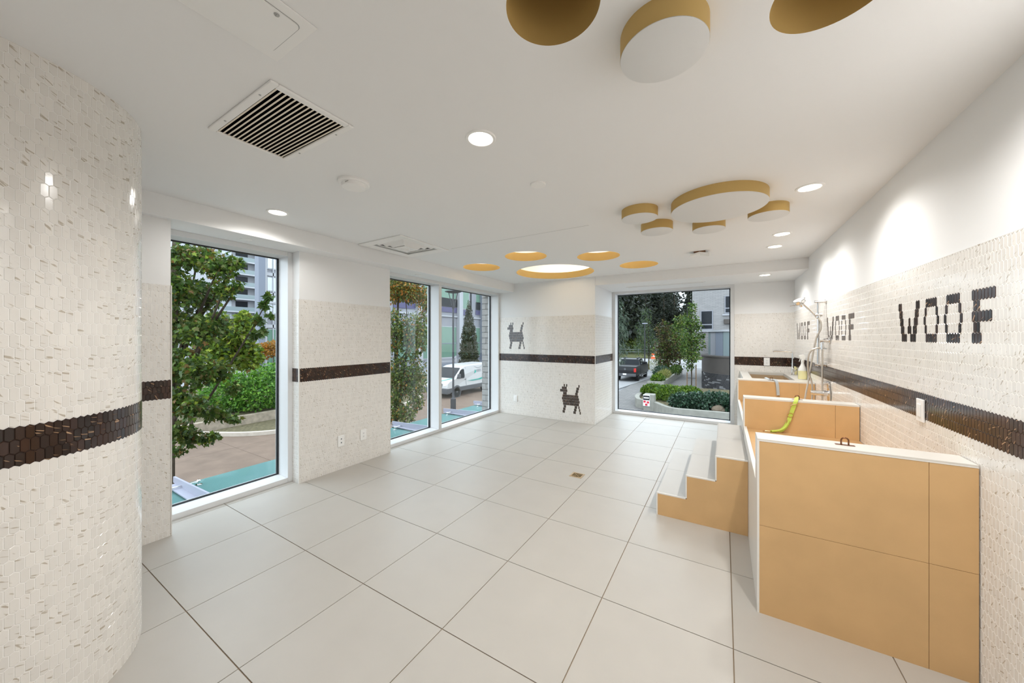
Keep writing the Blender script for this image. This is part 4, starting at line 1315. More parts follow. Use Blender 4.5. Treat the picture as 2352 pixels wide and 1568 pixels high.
# ------------------------------------------------------------------ tall street lamp
p = gp(1041, 941)
lx, ly = p.x, p.y
t = thing('street_lamp', 'tall dark street lamp with a flared disc head before the van', 'lamp post', (lx, ly, G))
obj('base', MB().box(lx - .11, lx + .11, ly - .11, ly + .11, G, G + .62), 'dark_steel', t, bev=.02)
obj('pole', MB().lathe([(.10, .62), (.065, .68), (.055, 1.0), (.05, 5.6)], (lx, ly, G), n=14), 'dark_steel', t, smo=True)
for a in range(4):
    ca, sa = math.cos(a * PI / 2 + .6), math.sin(a * PI / 2 + .6)
    obj('arm', MB().tube([(lx + .04 * ca, ly + .04 * sa, G + 5.5), (lx + .24 * ca, ly + .24 * sa, G + 6.36)], .022, 8), 'dark_steel', t)
obj('disc_head', MB().lathe([(.22, 6.34), (.44, 6.40), (.44, 6.43), (.1, 6.5)], (lx, ly, G), n=28), 'dark_steel', t, smo=True)


# ------------------------------------------------------------------ vehicles
def shell(prof, x0, x1, zt, inset):
    """side profile (y, z) pushed across; the part above zt leans inwards"""
    mb = MB()
    n = len(prof)
    cx_ = (x0 + x1) / 2

    def q(x, y, z):
        k = max(0, z - zt) * inset
        return (x + (k if x < cx_ else -k), y, z)
    mb.add([q(x0, y, z) for y, z in prof] + [q(x1, y, z) for y, z in prof],
           [tuple(range(n)), tuple(range(2 * n - 1, n - 1, -1))] + [(i, i + n, (i + 1) % n + n, (i + 1) % n) for i in range(n)])
    return mb


def wheel(t, x, y, r, w, side):
    a = obj('tyre', MB().lathe([(r * .6, 0), (r * .95, 0), (r, w * .2), (r, w * .8), (r * .95, w), (r * .6, w)], (x, y, G + r), (side, 0, 0), n=26), 'tyre', t, smo=True)
    obj('wheel_hub', MB().lathe([(r * .62, w * .9), (r * .55, w * .98), (r * .2, w * 1.0), (r * .15, w * 1.05)], (x, y, G + r), (side, 0, 0), n=22), 'wheel_hub', a, smo=True)


X0, X1 = -16.98, -15.02
t = thing('white_van', 'white delivery van with teal lettering parked outside the two-pane window', 'van', ((X0 + X1) / 2, 19.4, G))
g = G
prof = [(16.92, g + .42), (16.86, g + .70), (16.90, g + .98), (17.10, g + 1.10), (17.62, g + 1.24), (18.42, g + 1.88), (18.75, g + 1.98), (19.4, g + 2.03), (21.7, g + 2.05), (21.95, g + 1.95), (22.05, g + .6), (22.0, g + .42)]
obj('body', shell(prof, X0, X1, g + 1.2, .17), 'van_white', t, bev=.05)
obj('lower_cladding', MB().box(X0 + .05, X1 + .02, 17.0, 22.02, g + .36, g + .66).box(X0 - .01, X1 + .01, 16.84, 17.2, g + .30, g + .66), 'van_grey', t, bev=.04)
obj('windscreen', MB().prism([(X0 + .13, 17.62, g + 1.275), (X1 - .13, 17.62, g + 1.275), (X1 - .21, 18.36, g + 1.865), (X0 + .21, 18.36, g + 1.865)], (0, -.012, .016)), 'dark_glass', t)


def vside(y, z):
    return X1 - max(0, z - (g + 1.2)) * .17


obj('side_window', MB().prism([(vside(y, z) + .004, y, z) for y, z in ((17.78, g + 1.22), (18.55, g + 1.20), (18.62, g + 1.32), (18.62, g + 1.78), (18.45, g + 1.80), (18.25, g + 1.72))], (.012, 0, 0)), 'dark_glass', t)
obj('door_gap', MB().prism([(vside(y, z) + .003, y, z) for y, z in ((18.78, g + .68), (18.80, g + .68), (18.80, g + 1.9), (18.78, g + 1.9))], (.006, 0, 0)), 'ink_grey', t)
obj('door_handle', MB().box(X1, X1 + .03, 18.60, 18.75, g + 1.08, g + 1.12), 'van_grey', t)
obj('side_mirror', MB().box(X1 - .01, X1 + .22, 17.86, 17.98, g + 1.22, g + 1.52), 'van_grey', t, bev=.03)
for s_ in (X0 + .10, X1 - .34):
    obj('headlight', MB().prism([(s_, 16.885, g + .80), (s_ + .24, 16.885, g + .84), (s_ + .27, 16.97, g + 1.04), (s_ + .05, 16.94, g + .98)], (0, -.03, 0)), 'lamp_clear', t)
obj('grille', MB().box(X0 + .45, X1 - .45, 16.84, 16.90, g + .70, g + .96), 'van_grey', t)
for y in (17.80, 21.0):
    wheel(t, X1 - .22, y, .35, .24, 1)
    wheel(t, X0 + .22, y, .35, .24, -1)
    obj('wheel_arch', MB().lathe([(.43, 0), (.43, .012)], (X1 + .004, y, g + .36), (1, 0, 0), n=24), 'van_grey', t)
obj('swoosh', MB().prism([(vside(0, z) + .004, y, z) for y, z in ((18.9, g + .98), (20.2, g + 1.00), (21.9, g + 1.28), (21.9, g + 1.20), (20.4, g + .93), (19.6, g + .92))], (.006, 0, 0)), 'van_teal', t)
obj('hood_stripe', MB().prism([(X1 - .85, 16.98, g + 1.05), (X1 - .70, 17.0, g + 1.06), (X1 - .20, 17.55, g + 1.235), (X1 - .24, 17.56, g + 1.24)], (0, -.006, .02)), 'van_teal', t)


def lettering(nm, body, x, y, z, size, m, parent, yaw, tilt=0):
    c = bpy.data.curves.new(nm, 'FONT')
    c.body = body
    c.size = size
    c.extrude = .002
    c.materials.append(M[m])
    o = bpy.data.objects.new(nm, c)
    C.objects.link(o)
    o.parent = parent
    o.matrix_parent_inverse = Matrix.Translation(-Vector(root_loc(parent)))
    o.location = (x, y, z)
    o.rotation_euler = (PI / 2 - tilt, 0, yaw)
    bpy.context.view_layer.update()
    me = bpy.data.meshes.new_from_object(o.evaluated_get(bpy.context.evaluated_depsgraph_get()))
    o2 = bpy.data.objects.new(nm, me)
    C.objects.link(o2)
    o2.parent, o2.matrix_parent_inverse = parent, o.matrix_parent_inverse
    o2.location, o2.rotation_euler = o.location, o.rotation_euler
    bpy.data.objects.remove(o)
    return o2


lettering('lettering', 'CITY', X1 - .036, 20.05, g + 1.48, .24, 'ink_grey', t, PI / 2, .17)
obj('logo_mark', MB().prism([(vside(0, z) + .004, y, z) for y, z in ((19.72, g + 1.42), (19.92, g + 1.46), (19.98, g + 1.66), (19.90, g + 1.56), (19.82, g + 1.68), (19.80, g + 1.55))], (.006, 0, 0)), 'van_teal', t)
obj('logo_wave', MB().tube([(vside(0, z) + .008, y, z) for y, z in ((19.8, g + 1.88), (20.0, g + 1.82), (20.2, g + 1.76), (20.4, g + 1.80), (20.7, g + 1.88))], .012, 6), 'ink_grey', t)

# pickup seen from behind
X0, X1 = -8.48, -6.52
t = thing('pickup_truck', 'dark grey pickup seen from behind on the parking pad', 'pickup', ((X0 + X1) / 2, 34.6, G))
bed = [(31.75, g + .55), (31.72, g + 1.02), (31.76, g + 1.38), (33.55, g + 1.40), (33.55, g + .55)]
obj('cargo_bed', shell(bed, X0, X1, g + 1.1, .1), 'truck_body', t, bev=.04)
cab = [(33.55, g + .50), (33.55, g + 1.36), (33.80, g + 1.90), (34.2, g + 1.96), (35.1, g + 1.95), (35.9, g + 1.42), (37.2, g + 1.32), (37.35, g + 1.0), (37.35, g + .5)]
obj('cab', shell(cab, X0, X1, g + 1.35, .32), 'truck_body', t, bev=.05)
obj('rear_window', MB().prism([(X0 + .13, 33.60, g + 1.44), (X1 - .13, 33.60, g + 1.44), (X1 - .26, 33.78, g + 1.86), (X0 + .26, 33.78, g + 1.86)], (0, -.03, .012)), 'dark_glass', t)
obj('side_window', MB().prism([(X1 - .02, 33.75, g + 1.42), (X1 - .02, 35.6, g + 1.44), (X1 - .17, 35.1, g + 1.86), (X1 - .17, 34.0, g + 1.88)], (.02, 0, .005)), 'dark_glass', t)
obj('bumper', MB().box(X0 + .03, X1 - .03, 31.58, 31.78, g + .50, g + .74), 'van_grey', t, bev=.03)
obj('licence_plate', MB().box(-7.65, -7.35, 31.565, 31.578, g + .62, g + .76), 'sign_white', t)
for x in (X0 + .02, X1 - .22):
    obj('tail_light', MB().box(x, x + .20, 31.69, 31.80, g + .88, g + 1.22), 'tail_red', t, bev=.02)
obj('badge', MB().lathe([(.09, 0), (.08, .012)], (-7.5, 31.715, g + 1.12), (0, -1, 0), n=20), 'wheel_hub', t)
for x in (X0 + .35, X1 - .45):
    obj('roof_rack', MB().box(x, x + .10, 33.95, 35.0, g + 1.95, g + 2.05), 'dark_steel', t, bev=.02)
obj('side_mirror', MB().box(X1 - .02, X1 + .20, 35.5, 35.62, g + 1.36, g + 1.60), 'truck_body', t, bev=.03)
obj('running_board', MB().box(X1 - .05, X1 + .06, 33.7, 35.9, g + .42, g + .48), 'chrome', t)
for y in (32.80, 36.45):
    wheel(t, X1 - .28, y, .40, .27, 1)
    wheel(t, X0 + .28, y, .40, .27, -1)


# ------------------------------------------------------------------ buildings
FX = -33.0
A = thing('grey_flats', 'grey flats with green glass bays and purple panels behind the van', 'building', (FX - 5, 38, G))
obj('wall', MB().prism([(FX, 13.75, G), (FX, 62, G), (FX - 12, 62, G), (FX - 12, 19.2, G)], (0, 0, 16 - G)), 'facade_grey', A)


def pane_on(parent, nm, y0, y1, z0, z1, m, d=.06, fr=True):
    w = obj(nm, MB().box(FX, FX + d, y0, y1, z0, z1), 'facade_white' if fr else m, parent)
    if fr:
        obj('pane', MB().box(FX + d, FX + d + .02, y0 + .10, y1 - .10, z0 + .10, z1 - .10), m, w)
    return w


for bay in range(-4, 4):
    y = 35.6 + bay * 7.9
    if y < 17:
        continue
    pane_on(A, 'window', y, y + 3.4, -1.4, 3.0, 'green_glass')
    obj('transom', MB().box(FX + .06, FX + .12, y, y + 3.4, .55, .65), 'facade_dark', A)
    for zz in (0, 5.1):
        pane_on(A, 'window', y, y + 3.4, 5.75 + zz, 9.8 + zz, 'green_glass')
        obj('balcony_glass', MB().box(FX + .10, FX + .16, y, y + 3.4, 5.75 + zz, 6.9 + zz), 'dark_glass', A)
        obj('purple_panel', MB().box(FX + .02, FX + .10, y, y + 3.4, 4.95 + zz, 5.65 + zz), 'facade_purple', A)
        pane_on(A, 'window', y + 4.5, y + 6.3, 5.6 + zz, 9.2 + zz, 'green_glass')
        pane_on(A, 'window', y + 6.35, y + 7.0, 5.6 + zz, 9.2 + zz, 'dark_glass')
        obj('purple_panel', MB().box(FX + .02, FX + .10, y + 4.5, y + 6.3, 4.75 + zz, 5.5 + zz), 'facade_purple', A)
    obj('column', MB().box(FX, FX + .5, y + 3.5, y + 4.3, G, 16), 'facade_white', A)
    pane_on(A, 'window', y + 4.6, y + 7.0, -1.4, 3.0, 'green_glass')
for z in (4.3, 9.6):
    obj('floor_band', MB().box(FX, FX + .2, 13.75, 62, z, z + .18), 'facade_white', A)
obj('column', MB().box(FX - .2, FX + .9, 44.6, 46.2, G, 16), 'facade_dark', A)
# the end of the same block seen through the single window
obj('column', MB().box(FX - .2, FX + .5, 13.72, 14.2, G, 16), 'facade_dark', A)
obj('column', MB().box(FX - .2, FX + .3, 14.2, 14.42, G, 16), 'facade_white', A)
for z0, z1, m in ((7.2, 9.6, 'pale_glass'), (5.3, 6.6, 'pale_glass'), (3.4, 4.9, 'pale_glass'), (-1.6, 2.2, 'green_glass')):
    pane_on(A, 'window', 14.45, 15.5, z0, z1, m)
    obj('spandrel', MB().box(FX, FX + .14, 14.45, 16, z1 + .04, z1 + .32), 'facade_white', A)
obj('mullion', MB().box(FX + .05, FX + .14, 14.92, 15.0, -1.6, 9.6), 'facade_white', A)
obj('dark_panel', MB().box(FX + .05, FX + .12, 14.45, 14.70, 4.95, 5.3), 'facade_purple', A)

# high-rise with balconies
HX = -97.0
B = thing('balcony_tower', 'pale high-rise with stacked balconies behind the near maple', 'building', (HX - 6, 36, G))
obj('wall', MB().box(HX - 12, HX, 26, 43.5, G, 44), 'facade_white', B)
for k in range(15):
    z = -1.5 + k * 2.9
    slab = obj('balcony', MB().box(HX, HX + 1.9, 33.2, 43.5, z, z + .28), 'facade_white', B)
    obj('railing', MB().box(HX + 1.78, HX + 1.84, 33.2, 39.8, z + .28, z + 1.25), 'blue_glass', slab)
    obj('glazing', MB().box(HX, HX + .1, 36.2, 38.6, z + .35, z + 2.7), 'dark_glass', B)
    obj('glazing', MB().box(HX, HX + 1.7, 40.2, 43.4, z + .5, z + 2.6), 'blue_glass', B)
    obj('glazing', MB().box(HX, HX + .1, 33.6, 35.4, z + .35, z + 2.7), 'pale_glass', B)
    obj('sill_panel', MB().box(HX + 1.7, HX + 1.76, 40.2, 43.4, z + .3, z + .7), 'facade_dark', B)

# white brick house and its round dark base
ZB = 34.2
H = thing('white_brick_house', 'pale brick house at the right side of the far window', 'building', (2, 37, G))
obj('wall', MB().box(-2.35, 14, ZB, 44, -.2, 13), 'white_brick_wall', H)
for x0, x1, z0, z1 in ((-1.72, -.78, 2.06, 3.72), (.05, 1.0, 3.4, 4.9)):
    w = obj('window', MB().box(x0, x1, ZB - .05, ZB + .02, z0, z1), 'facade_grey', H)
    obj('pane', MB().box(x0 + .08, x1 - .08, ZB - .065, ZB - .05, z0 + .52, z1 - .06), 'dark_glass', w)
    obj('pane', MB().box(x0 + .08, x1 - .08, ZB - .065, ZB - .05, z0 + .12, z0 + .42), 'dark_glass', w)
    obj('sill', MB().box(x0 - .15, x1 + .15, ZB - .14, ZB, z0 - .14, z0 - .03), 'facade_white', w)
obj('vent_box', MB().box(.0, 1.0, ZB - .25, ZB, 2.55, 2.95), 'brown_render', H, bev=.02)
RC = (1.55, 31.6)
RR = 3.05
t = thing('round_bay', 'round dark brick base with curved glass above it', 'building', (RC[0], RC[1], G))
obj('drum', MB().lathe([(RR - .03, G), (RR - .03, -1.2)], (RC[0], RC[1], 0), n=72), 'pale_mortar', t, smo=True)
obj('render_band', MB().lathe([(RR, -1.2), (RR, -.03), (RR + .05, -.02), (RR + .05, .08), (RR - .1, .10)], (RC[0], RC[1], 0), n=72), 'brown_render', t, smo=True)
vs, fs = [], []
rr_ = random.Random(3)
for row in range(14):
    z0 = G + .02 + row * .092
    a = rr_.uniform(0, .1)
    while a < 2 * PI - .15:
        w_ = rr_.choice((.09, .12, .15))
        if rr_.random() < .86 and PI * .85 < a < PI * 1.9:
            o0 = len(vs)
            for rad in (RR - .04, RR + .01):
                for ang in (a, a + w_ - .012):
                    for z in (z0, z0 + .056):
                        vs.append((RC[0] + rad * math.cos(ang), RC[1] + rad * math.sin(ang), z))
            fs += [tuple(o0 + i for i in f) for f in ((4, 6, 7, 5), (0, 4, 5, 1), (2, 3, 7, 6), (1, 5, 7, 3), (0, 2, 6, 4))]
        a += w_
o = obj('black_bricks', MB().add(vs, fs), 'black_brick', t, stuff=True)
gl = RR - .45
for k in range(9):
    a0 = PI * (.95 + k * .085)
    a1 = a0 + PI * .082
    obj('curved_pane', MB().prism([(RC[0] + gl * math.cos(a0), RC[1] + gl * math.sin(a0), .10), (RC[0] + gl * math.cos(a1), RC[1] + gl * math.sin(a1), .10), (RC[0] + (gl - .05) * math.cos(a1), RC[1] + (gl - .05) * math.sin(a1), .10), (RC[0] + (gl - .05) * math.cos(a0), RC[1] + (gl - .05) * math.sin(a0), .10)], (0, 0, 1.75)), 'blue_glass' if k % 3 == 1 else 'facade_dark' if k % 3 == 0 else 'facade_grey', t)
obj('bay_roof', MB().lathe([(gl + .1, 1.85), (gl + .1, 2.0)], (RC[0], RC[1], 0), n=60), 'facade_white', t, smo=True)

# ------------------------------------------------------------------ garden below the far window
ZW = -2.0
wq = [gp(1500, 921, ZW), gp(1540, 935, ZW), gp(1600, 941, ZW), gp(1680, 948, ZW)]
w0 = gp(1470, 905, ZW)
wp = bez([(w0.x + .9, w0.y + 1.6, 0), (w0.x + .15, w0.y + 1.1, 0), (w0.x - .1, w0.y, 0), (w0.x + .25, w0.y - 1.6, 0)] + [(p.x, p.y, 0) for p in wq] + [(3.0, wq[-1].y - .1, 0), (6, wq[-1].y - .1, 0)], 6)
tag(obj('garden_wall', strap([(p.x, p.y, (G + ZW) / 2) for p in wp], (0, 0, 1), ZW - G, .24), 'concrete_wall'), 'pale curved concrete garden wall nearest the far window', 'wall')
tag(obj('garden_soil', MB().prism([(p.x + .1, p.y + .1, G) for p in wp] + [(6, 28, G), (-1.0, 28, G), (-3.6, 26.5, G)], (0, 0, .36)), 'soil'), 'dark planted soil behind the curved garden wall', 'soil', kind='stuff')
sb = far(1489, 18.7)
t = thing('sign_pier', 'concrete block on the garden wall carrying a small notice', 'pier', (sb.x, sb.y, G))
obj('block', MB().box(sb.x - .24, sb.x + .30, sb.y, sb.y + .5, G, -1.62), 'concrete_wall', t, bev=.02)
sy = sb.y - .02
nb = obj('notice_board', MB().box(sb.x - .26, sb.x + .08, sy - .02, sy + .02, -2.24, -1.64), 'sign_white', t)
obj('notice_header', MB().box(sb.x - .25, sb.x + .07, sy - .03, sy - .02, -1.92, -1.68), 'sign_black', nb)
obj('header_strip', MB().box(sb.x - .22, sb.x + .04, sy - .036, sy - .03, -1.83, -1.77), 'sign_white', nb)
for dx, dz in ((-.24, -2.06), (-.07, -2.09), (-.155, -2.22)):
    obj('red_square', MB().box(sb.x + dx, sb.x + dx + .12, sy - .03, sy - .02, dz, dz + .11), 'sign_red', nb)
for k, (px, py, d, r, rz, lb) in enumerate(((1500, 899, 21.5, 26, 17, 'lime-green hedge plant behind the notice block'), (1538, 906, 20.0, 36, 21, 'lime-green hedge plant in the middle of the garden bed'), (1580, 904, 21.5, 30, 17, 'lime-green hedge plant beside the staked young tree'))):
    b = blob(px, py, d, r, rz)
    t = thing('hedge_plant', lb, 'shrub', (b[0], b[1], -1.9), 'lime hedge plants')
    limb(t, [(b[0], b[1], -1.9), (b[0], b[1], b[2])], .04, .02, 'stem')
    foliage('leaves', 'lime_hedge', t, [b], 2600, .12, 'dia', 90 + k, -.2, fill=.75)
for k, (px, py, d, r, rz, lb) in enumerate(((1565, 922, 17.6, 26, 19, 'dark glossy laurel beside the lime hedge'), (1605, 921, 17.4, 30, 20, 'dark glossy laurel in the middle of the far window'), (1648, 919, 17.4, 32, 19, 'dark glossy laurel behind the boulder'), (1684, 928, 16.6, 24, 20, 'dark glossy laurel at the frame of the far window'))):
    b = blob(px, py, d, r, rz)
    t = thing('laurel', lb, 'shrub', (b[0], b[1], -1.9), 'laurels in the garden bed')
    limb(t, [(b[0], b[1], -1.9), (b[0], b[1], b[2])], .04, .02, 'stem')
    foliage('leaves', 'laurel_leaves', t, [b], 2200, .13, 'oval', 100 + k, .3, fill=.75)
b = far(1649, 16.75, 938)
bm = bmesh.new()
bmesh.ops.create_icosphere(bm, subdivisions=3, radius=1)
rs = np.random.RandomState(4)
for v in bm.verts:
    k = 1 + .16 * math.sin(3 * v.co.x + 1) * math.cos(2.5 * v.co.y) + .05 * rs.normal()
    v.co = Vector((v.co.x * .34 * k, v.co.y * .28 * k, v.co.z * .19 * k))
me = bpy.data.meshes.new('boulder')
bm.to_mesh(me)
bm.free()
o = obj('boulder', me, 'boulder')
o.location = (b.x, b.y, -2.02)
tag(o, 'brown boulder lying among the laurels behind the garden wall', 'boulder')
# small far canopy fin and fitting
t = thing('canopy_fin', 'grey steel fin and fittings just below the far window', 'canopy', (-1.2, 7.6, -.3))
obj('fin', MB().prism([(-1.47, 6.95, -.34), (-1.47, 8.25, -.34), (-1.47, 8.25, -.22), (-1.47, 6.95, -.20)], (.02, 0, 0)), 'steel_grey', t)
obj('fitting', MB().lathe([(.035, -.34), (.035, -.32), (.012, -.31), (.012, -.24)], (-1.15, 7.9, 0), n=12).tube([(-1.15, 7.9, -.26), (-1.45, 7.95, -.27)], .010, 8), 'chrome', t, smo=True)
obj('fitting', MB().lathe([(.035, -.34), (.035, -.32), (.012, -.31), (.012, -.22)], (-.45, 7.65, 0), n=12).tube([(-.55, 7.65, -.26), (-.35, 7.66, -.24)], .012, 8), 'chrome', t, smo=True)
# long planter with hedge, grasses and trees
t = thing('long_planter', 'long raised concrete planter between the pickup and the round bay', 'planter', (-4.4, 34, G))
obj('wall', MB().prism([(-5.05, 28.45, G), (-3.9, 28.75, G), (-3.92, 28.95, G), (-5.0, 28.68, G)], (0, 0, .56)), 'concrete_wall', t)
obj('wall', MB().prism([(-4.1, 28.75, G), (-3.9, 28.75, G), (-3.75, 41, G), (-3.95, 41, G)], (0, 0, .56)), 'concrete_wall', t)
obj('wall', MB().prism([(-5.05, 28.5, G), (-4.9, 28.5, G), (-5.6, 41, G), (-5.8, 41, G)], (0, 0, .40)), 'concrete_wall', t)
obj('soil', MB().prism([(-4.95, 28.7, G), (-4.05, 28.9, G), (-3.9, 41, G), (-5.7, 41, G)], (0, 0, .42)), 'soil', t)
for k, (x, y, z, rx, ry, rz, m, n, lb) in enumerate(((-4.45, 29.6, -1.85, .5, .8, .38, 'lime_hedge', 900, 'clipped green shrub at the near end of the long planter'),
                                                    (-4.3, 32.0, -1.75, .5, 1.4, .42, 'grass_blades', 1100, 'tawny grasses in the middle of the long planter'),
                                                    (-4.9, 34.5, -1.7, .7, 1.4, .5, 'laurel_leaves', 900, 'dark low shrub in the long planter beside the pickup'),
                                                    (-6.3, 42.5, -1.8, 1.4, 2.0, .9, 'grass_blades', 1400, 'yellow-green grasses behind the pickup'),
                                                    (-4.0, 37.5, -1.7, .5, 2.5, .4, 'young_leaves', 1000, 'green ground cover at the far end of the long planter'))):
    tt = thing('planter_shrub', lb, 'shrub', (x, y, z - rz), 'plants of the long planter')
    foliage('leaves', m, tt, [(x, y, z, rx, ry, rz)], n, .22 if 'grass' in m else .16, 'blade' if 'grass' in m else 'dia', 120 + k, -.8 if 'grass' in m else -.1, fill=.7)

# trees seen through the far window
D = 21.5
tree('grey_willow', 'grey-green willowy tree at the left edge of the far window', far(1398, D, 900).to_tuple()[:2] + (G,), [('willow_leaves', 1)],
     [blob(1408, 705, D, 26, 30), blob(1424, 735, D, 20, 26), blob(1408, 760, D, 26, 36), blob(1434, 765, D, 12, 20), blob(1412, 800, D, 28, 26), blob(1438, 800, D, 12, 16), blob(1420, 825, D, 18, 14)], 2600, .20, 'blade', 140, tr=.10, down=.9, spread=.35)
D = 43
tree('staked_tree', 'bluish-green tree behind the dark street light', far(1490, D, 850).to_tuple()[:2] + (G,), [('willow_leaves', .6), ('young_leaves', .4)],
     [blob(1484, 725, D, 13, 20), blob(1480, 755, D, 20, 24), blob(1486, 785, D, 28, 24), blob(1470, 800, D, 20, 16), blob(1500, 805, D, 18, 16)], 2600, .30, 'blade', 150, tr=.09, down=.5)
D = 36
tree('russet_tree', 'russet-brown tree in the long planter', far(1533, D, 850).to_tuple()[:2] + (G,), [('russet_leaves', .7), ('young_leaves', .3)],
     [blob(1525, 755, D, 20, 20), blob(1535, 785, D, 28, 24), blob(1520, 805, D, 24, 20), blob(1545, 810, D, 26, 20), blob(1530, 830, D, 28, 14)], 2600, .24, 'dia', 160, tr=.08)
D = 52
tree('yellow_green_tree', 'yellow-green tree between the russet tree and the staked young tree', far(1562, D, 850).to_tuple()[:2] + (G,), [('young_leaves', .6), ('olive_leaves', .4)],
     [blob(1560, 740, D, 14, 18), blob(1556, 770, D, 20, 20), blob(1562, 800, D, 26, 20), blob(1550, 815, D, 16, 14)], 1500, .34, 'dia', 170, tr=.10)
D = 25.5
b = far(1588, D, 898)
t = tree('young_tree', 'slim young tree tied to stakes before the round bay', (b.x, b.y, G), [('young_leaves', .8), ('olive_leaves', .2)],
     [blob(1590, 705, D, 9, 14), blob(1585, 735, D, 17, 22), blob(1598, 748, D, 16, 16), blob(1582, 775, D, 22, 20), blob(1600, 790, D, 18, 18), blob(1572, 800, D, 12, 14), blob(1588, 815, D, 20, 16), blob(1610, 770, D, 9, 5), blob(1585, 840, D, 13, 10)], 2300, .17, 'oval', 180, tr=.05, top=3.4)
for dx in (-.28, .30):
    obj('stake', MB().tube([(b.x + dx, b.y, G), (b.x + dx, b.y, G + 1.65 + dx)], .035, 8), 'wood_stake', t)
obj('tie', MB().box(b.x - .3, b.x + .3, b.y - .015, b.y + .015, G + .95, G + .99), 'dark_steel', t)

# forest beyond the road: two grown shapes, copied
def forest_proto(seed, conifer):
    t = thing('forest_tree', 'dark forest tree beyond the road', 'tree', (0, 0, 0), 'dark forest trees beyond the road')
    limb(t, [(0, 0, 0), (.1, 0, 7), (0, 0, 15)], .28, .05, 'trunk')
    r = np.random.RandomState(seed)
    bl = []
    if conifer:
        for k in range(14):
            z = 2.0 + k * 1.0
            rad = 3.4 * (1 - z / 17.5) + .25
            bl.append((r.normal() * .2, r.normal() * .2, z, rad, rad, .8))
    else:
        for k in range(13):
            a, h = r.uniform(0, 6.28), r.uniform(2.5, 13)
            rd = 2.8 * (1 - abs(h - 6.5) / 10)
            bl.append((rd * math.cos(a), rd * math.sin(a), h, 1.9, 1.9, 1.6))
    foliage('leaves', 'forest_leaves', t, bl, 2000, .85, 'blade' if conifer else 'dia', seed, .6, fill=.55)
    return t


LB = ['tallest dark fir', 'dark forest tree', 'leafy dark tree', 'dark fir', 'shaded forest tree']
protos = [forest_proto(201, True), forest_proto(202, False), forest_proto(203, False)]
spots = []
rr_ = random.Random(12)
for k in range(30):
    px = 1390 + k * 7.6 + rr_.uniform(-3, 3)
    spots.append((px, rr_.uniform(84, 112), rr_.uniform(1.05, 1.45) if not 1555 < px < 1590 else rr_.uniform(.6, .8)))
spots += [(1250, 95, 1.0), (1300, 100, 1.1), (1350, 92, .9)]
ordinal = ['first', 'second', 'third', 'fourth', 'fifth', 'sixth', 'seventh', 'eighth', 'ninth', 'tenth', 'eleventh', 'twelfth', 'thirteenth', 'fourteenth', 'fifteenth', 'sixteenth', 'seventeenth', 'eighteenth', 'nineteenth', 'twentieth',
           'twenty-first', 'twenty-second', 'twenty-third', 'twenty-fourth', 'twenty-fifth', 'twenty-sixth', 'twenty-seventh', 'twenty-eighth', 'twenty-ninth', 'thirtieth', 'thirty-first', 'thirty-second', 'thirty-third']
order = sorted(range(len(spots)), key=lambda i: spots[i][0])
for i, (px, d, sc) in enumerate(spots):
    src = protos[i % 3]
    if i < 3:
        r = src
        kids = list(src.children)
    else:
        r = src.copy()
        C.objects.link(r)
        for ch in list(src.children):
            c2 = ch.copy()
            C.objects.link(c2)
            c2.parent = r
    q = far(px, d)
    r.location = (q.x, q.y, G)
    r.scale = (sc, sc, sc * rr_.uniform(.9, 1.15))
    r.rotation_euler = (0, 0, rr_.uniform(0, 6.28))
    r['label'] = 'dark forest tree beyond the road, %s from the left in the far view' % ordinal[order.index(i)]
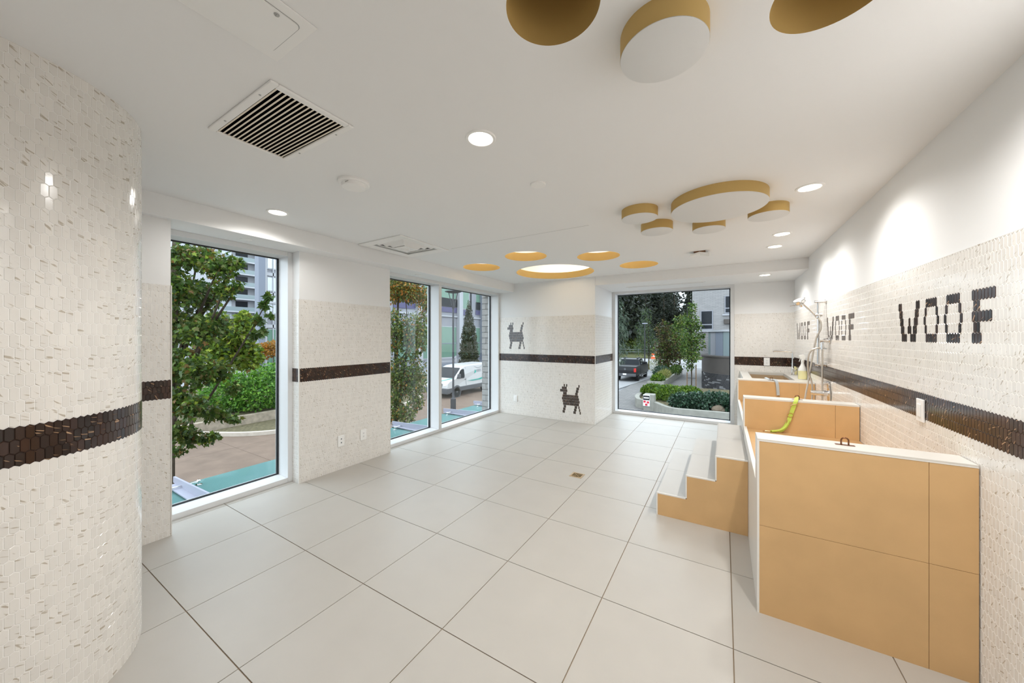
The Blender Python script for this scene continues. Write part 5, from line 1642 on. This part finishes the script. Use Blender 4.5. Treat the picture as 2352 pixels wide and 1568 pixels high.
# undergrowth at the forest edge
for k, (px, lb) in enumerate(((1440, 'low olive bush at the forest edge left of the far street light'), (1470, 'low yellowish bush at the forest edge behind the bluish tree'), (1550, 'low olive bush at the forest edge behind the russet tree'), (1585, 'low dark bush at the forest edge behind the young tree'))):
    b = blob(px, 792, 84, 22, 20)
    t = thing('forest_bush', lb, 'shrub', (b[0], b[1], G), 'bushes at the forest edge')
    foliage('leaves', 'olive_leaves', t, [b], 700, .5, 'dia', 230 + k, .2, fill=.6)
# far street light, rail fence and orange barrel
p = gp(1481, 850)
t = thing('far_street_light', 'thin dark street light with a flat head beside the pickup', 'lamp post', (p.x, p.y, G))
obj('pole', MB().lathe([(.09, 0), (.07, 2.5), (.05, 5.55)], (p.x, p.y, G), n=10), 'dark_steel', t, smo=True)
obj('flat_head', MB().box(p.x - .30, p.x + .30, p.y - .12, p.y + .12, G + 5.55, G + 5.66), 'steel_grey', t, bev=.02)
t = thing('rail_fence', 'pale two-rail fence along the verge beyond the road', 'fence', (-14, 80, G))
for x in range(-20, 9, 4):
    obj('post', MB().box(x - .06, x + .06, 79.9, 80.02, G + .12, G + 1.4), 'facade_grey', t)
for z in (.75, 1.3):
    obj('rail', MB().box(-22, 8, 80.02, 80.08, G + z - .05, G + z + .05), 'facade_grey', t)
p = gp(1500, 824)
t = thing('orange_barrel', 'bright orange traffic barrel at the roadside', 'barrel', (p.x, p.y, G))
obj('body', MB().lathe([(.42, .02), (.36, .1), (.30, .9), (.2, 1.05), (.08, 1.15)], (p.x, p.y, G), n=16), 'cone_orange', t, smo=True)
obj('band', MB().lathe([(.335, .45), (.325, .62)], (p.x, p.y, G), n=16), 'sign_white', t, smo=True)
# railing behind the van
a, b = far(1008, 30, 838), far(1047, 31, 838)
t = thing('terrace_railing', 'white-railed dark low wall behind the van', 'railing', (a.x, a.y, G))
dv = (b - a); dv.z = 0
off = Vector((0, 0, 1))
obj('panel', strap([(a.x, a.y, G + .9), (b.x, b.y, G + .9)], (0, 0, 1), 1.6, .15), 'facade_dark', t)
obj('top_rail', strap([(a.x, a.y, G + 2.15), (b.x, b.y, G + 2.15)], (0, 0, 1), .08, .08), 'facade_white', t)
obj('lower_rail', strap([(a.x, a.y, G + 1.85), (b.x, b.y, G + 1.85)], (0, 0, 1), .06, .06), 'facade_white', t)
obj('post', MB().box(b.x - .05, b.x + .05, b.y - .05, b.y + .05, G, G + 2.3), 'facade_white', t)
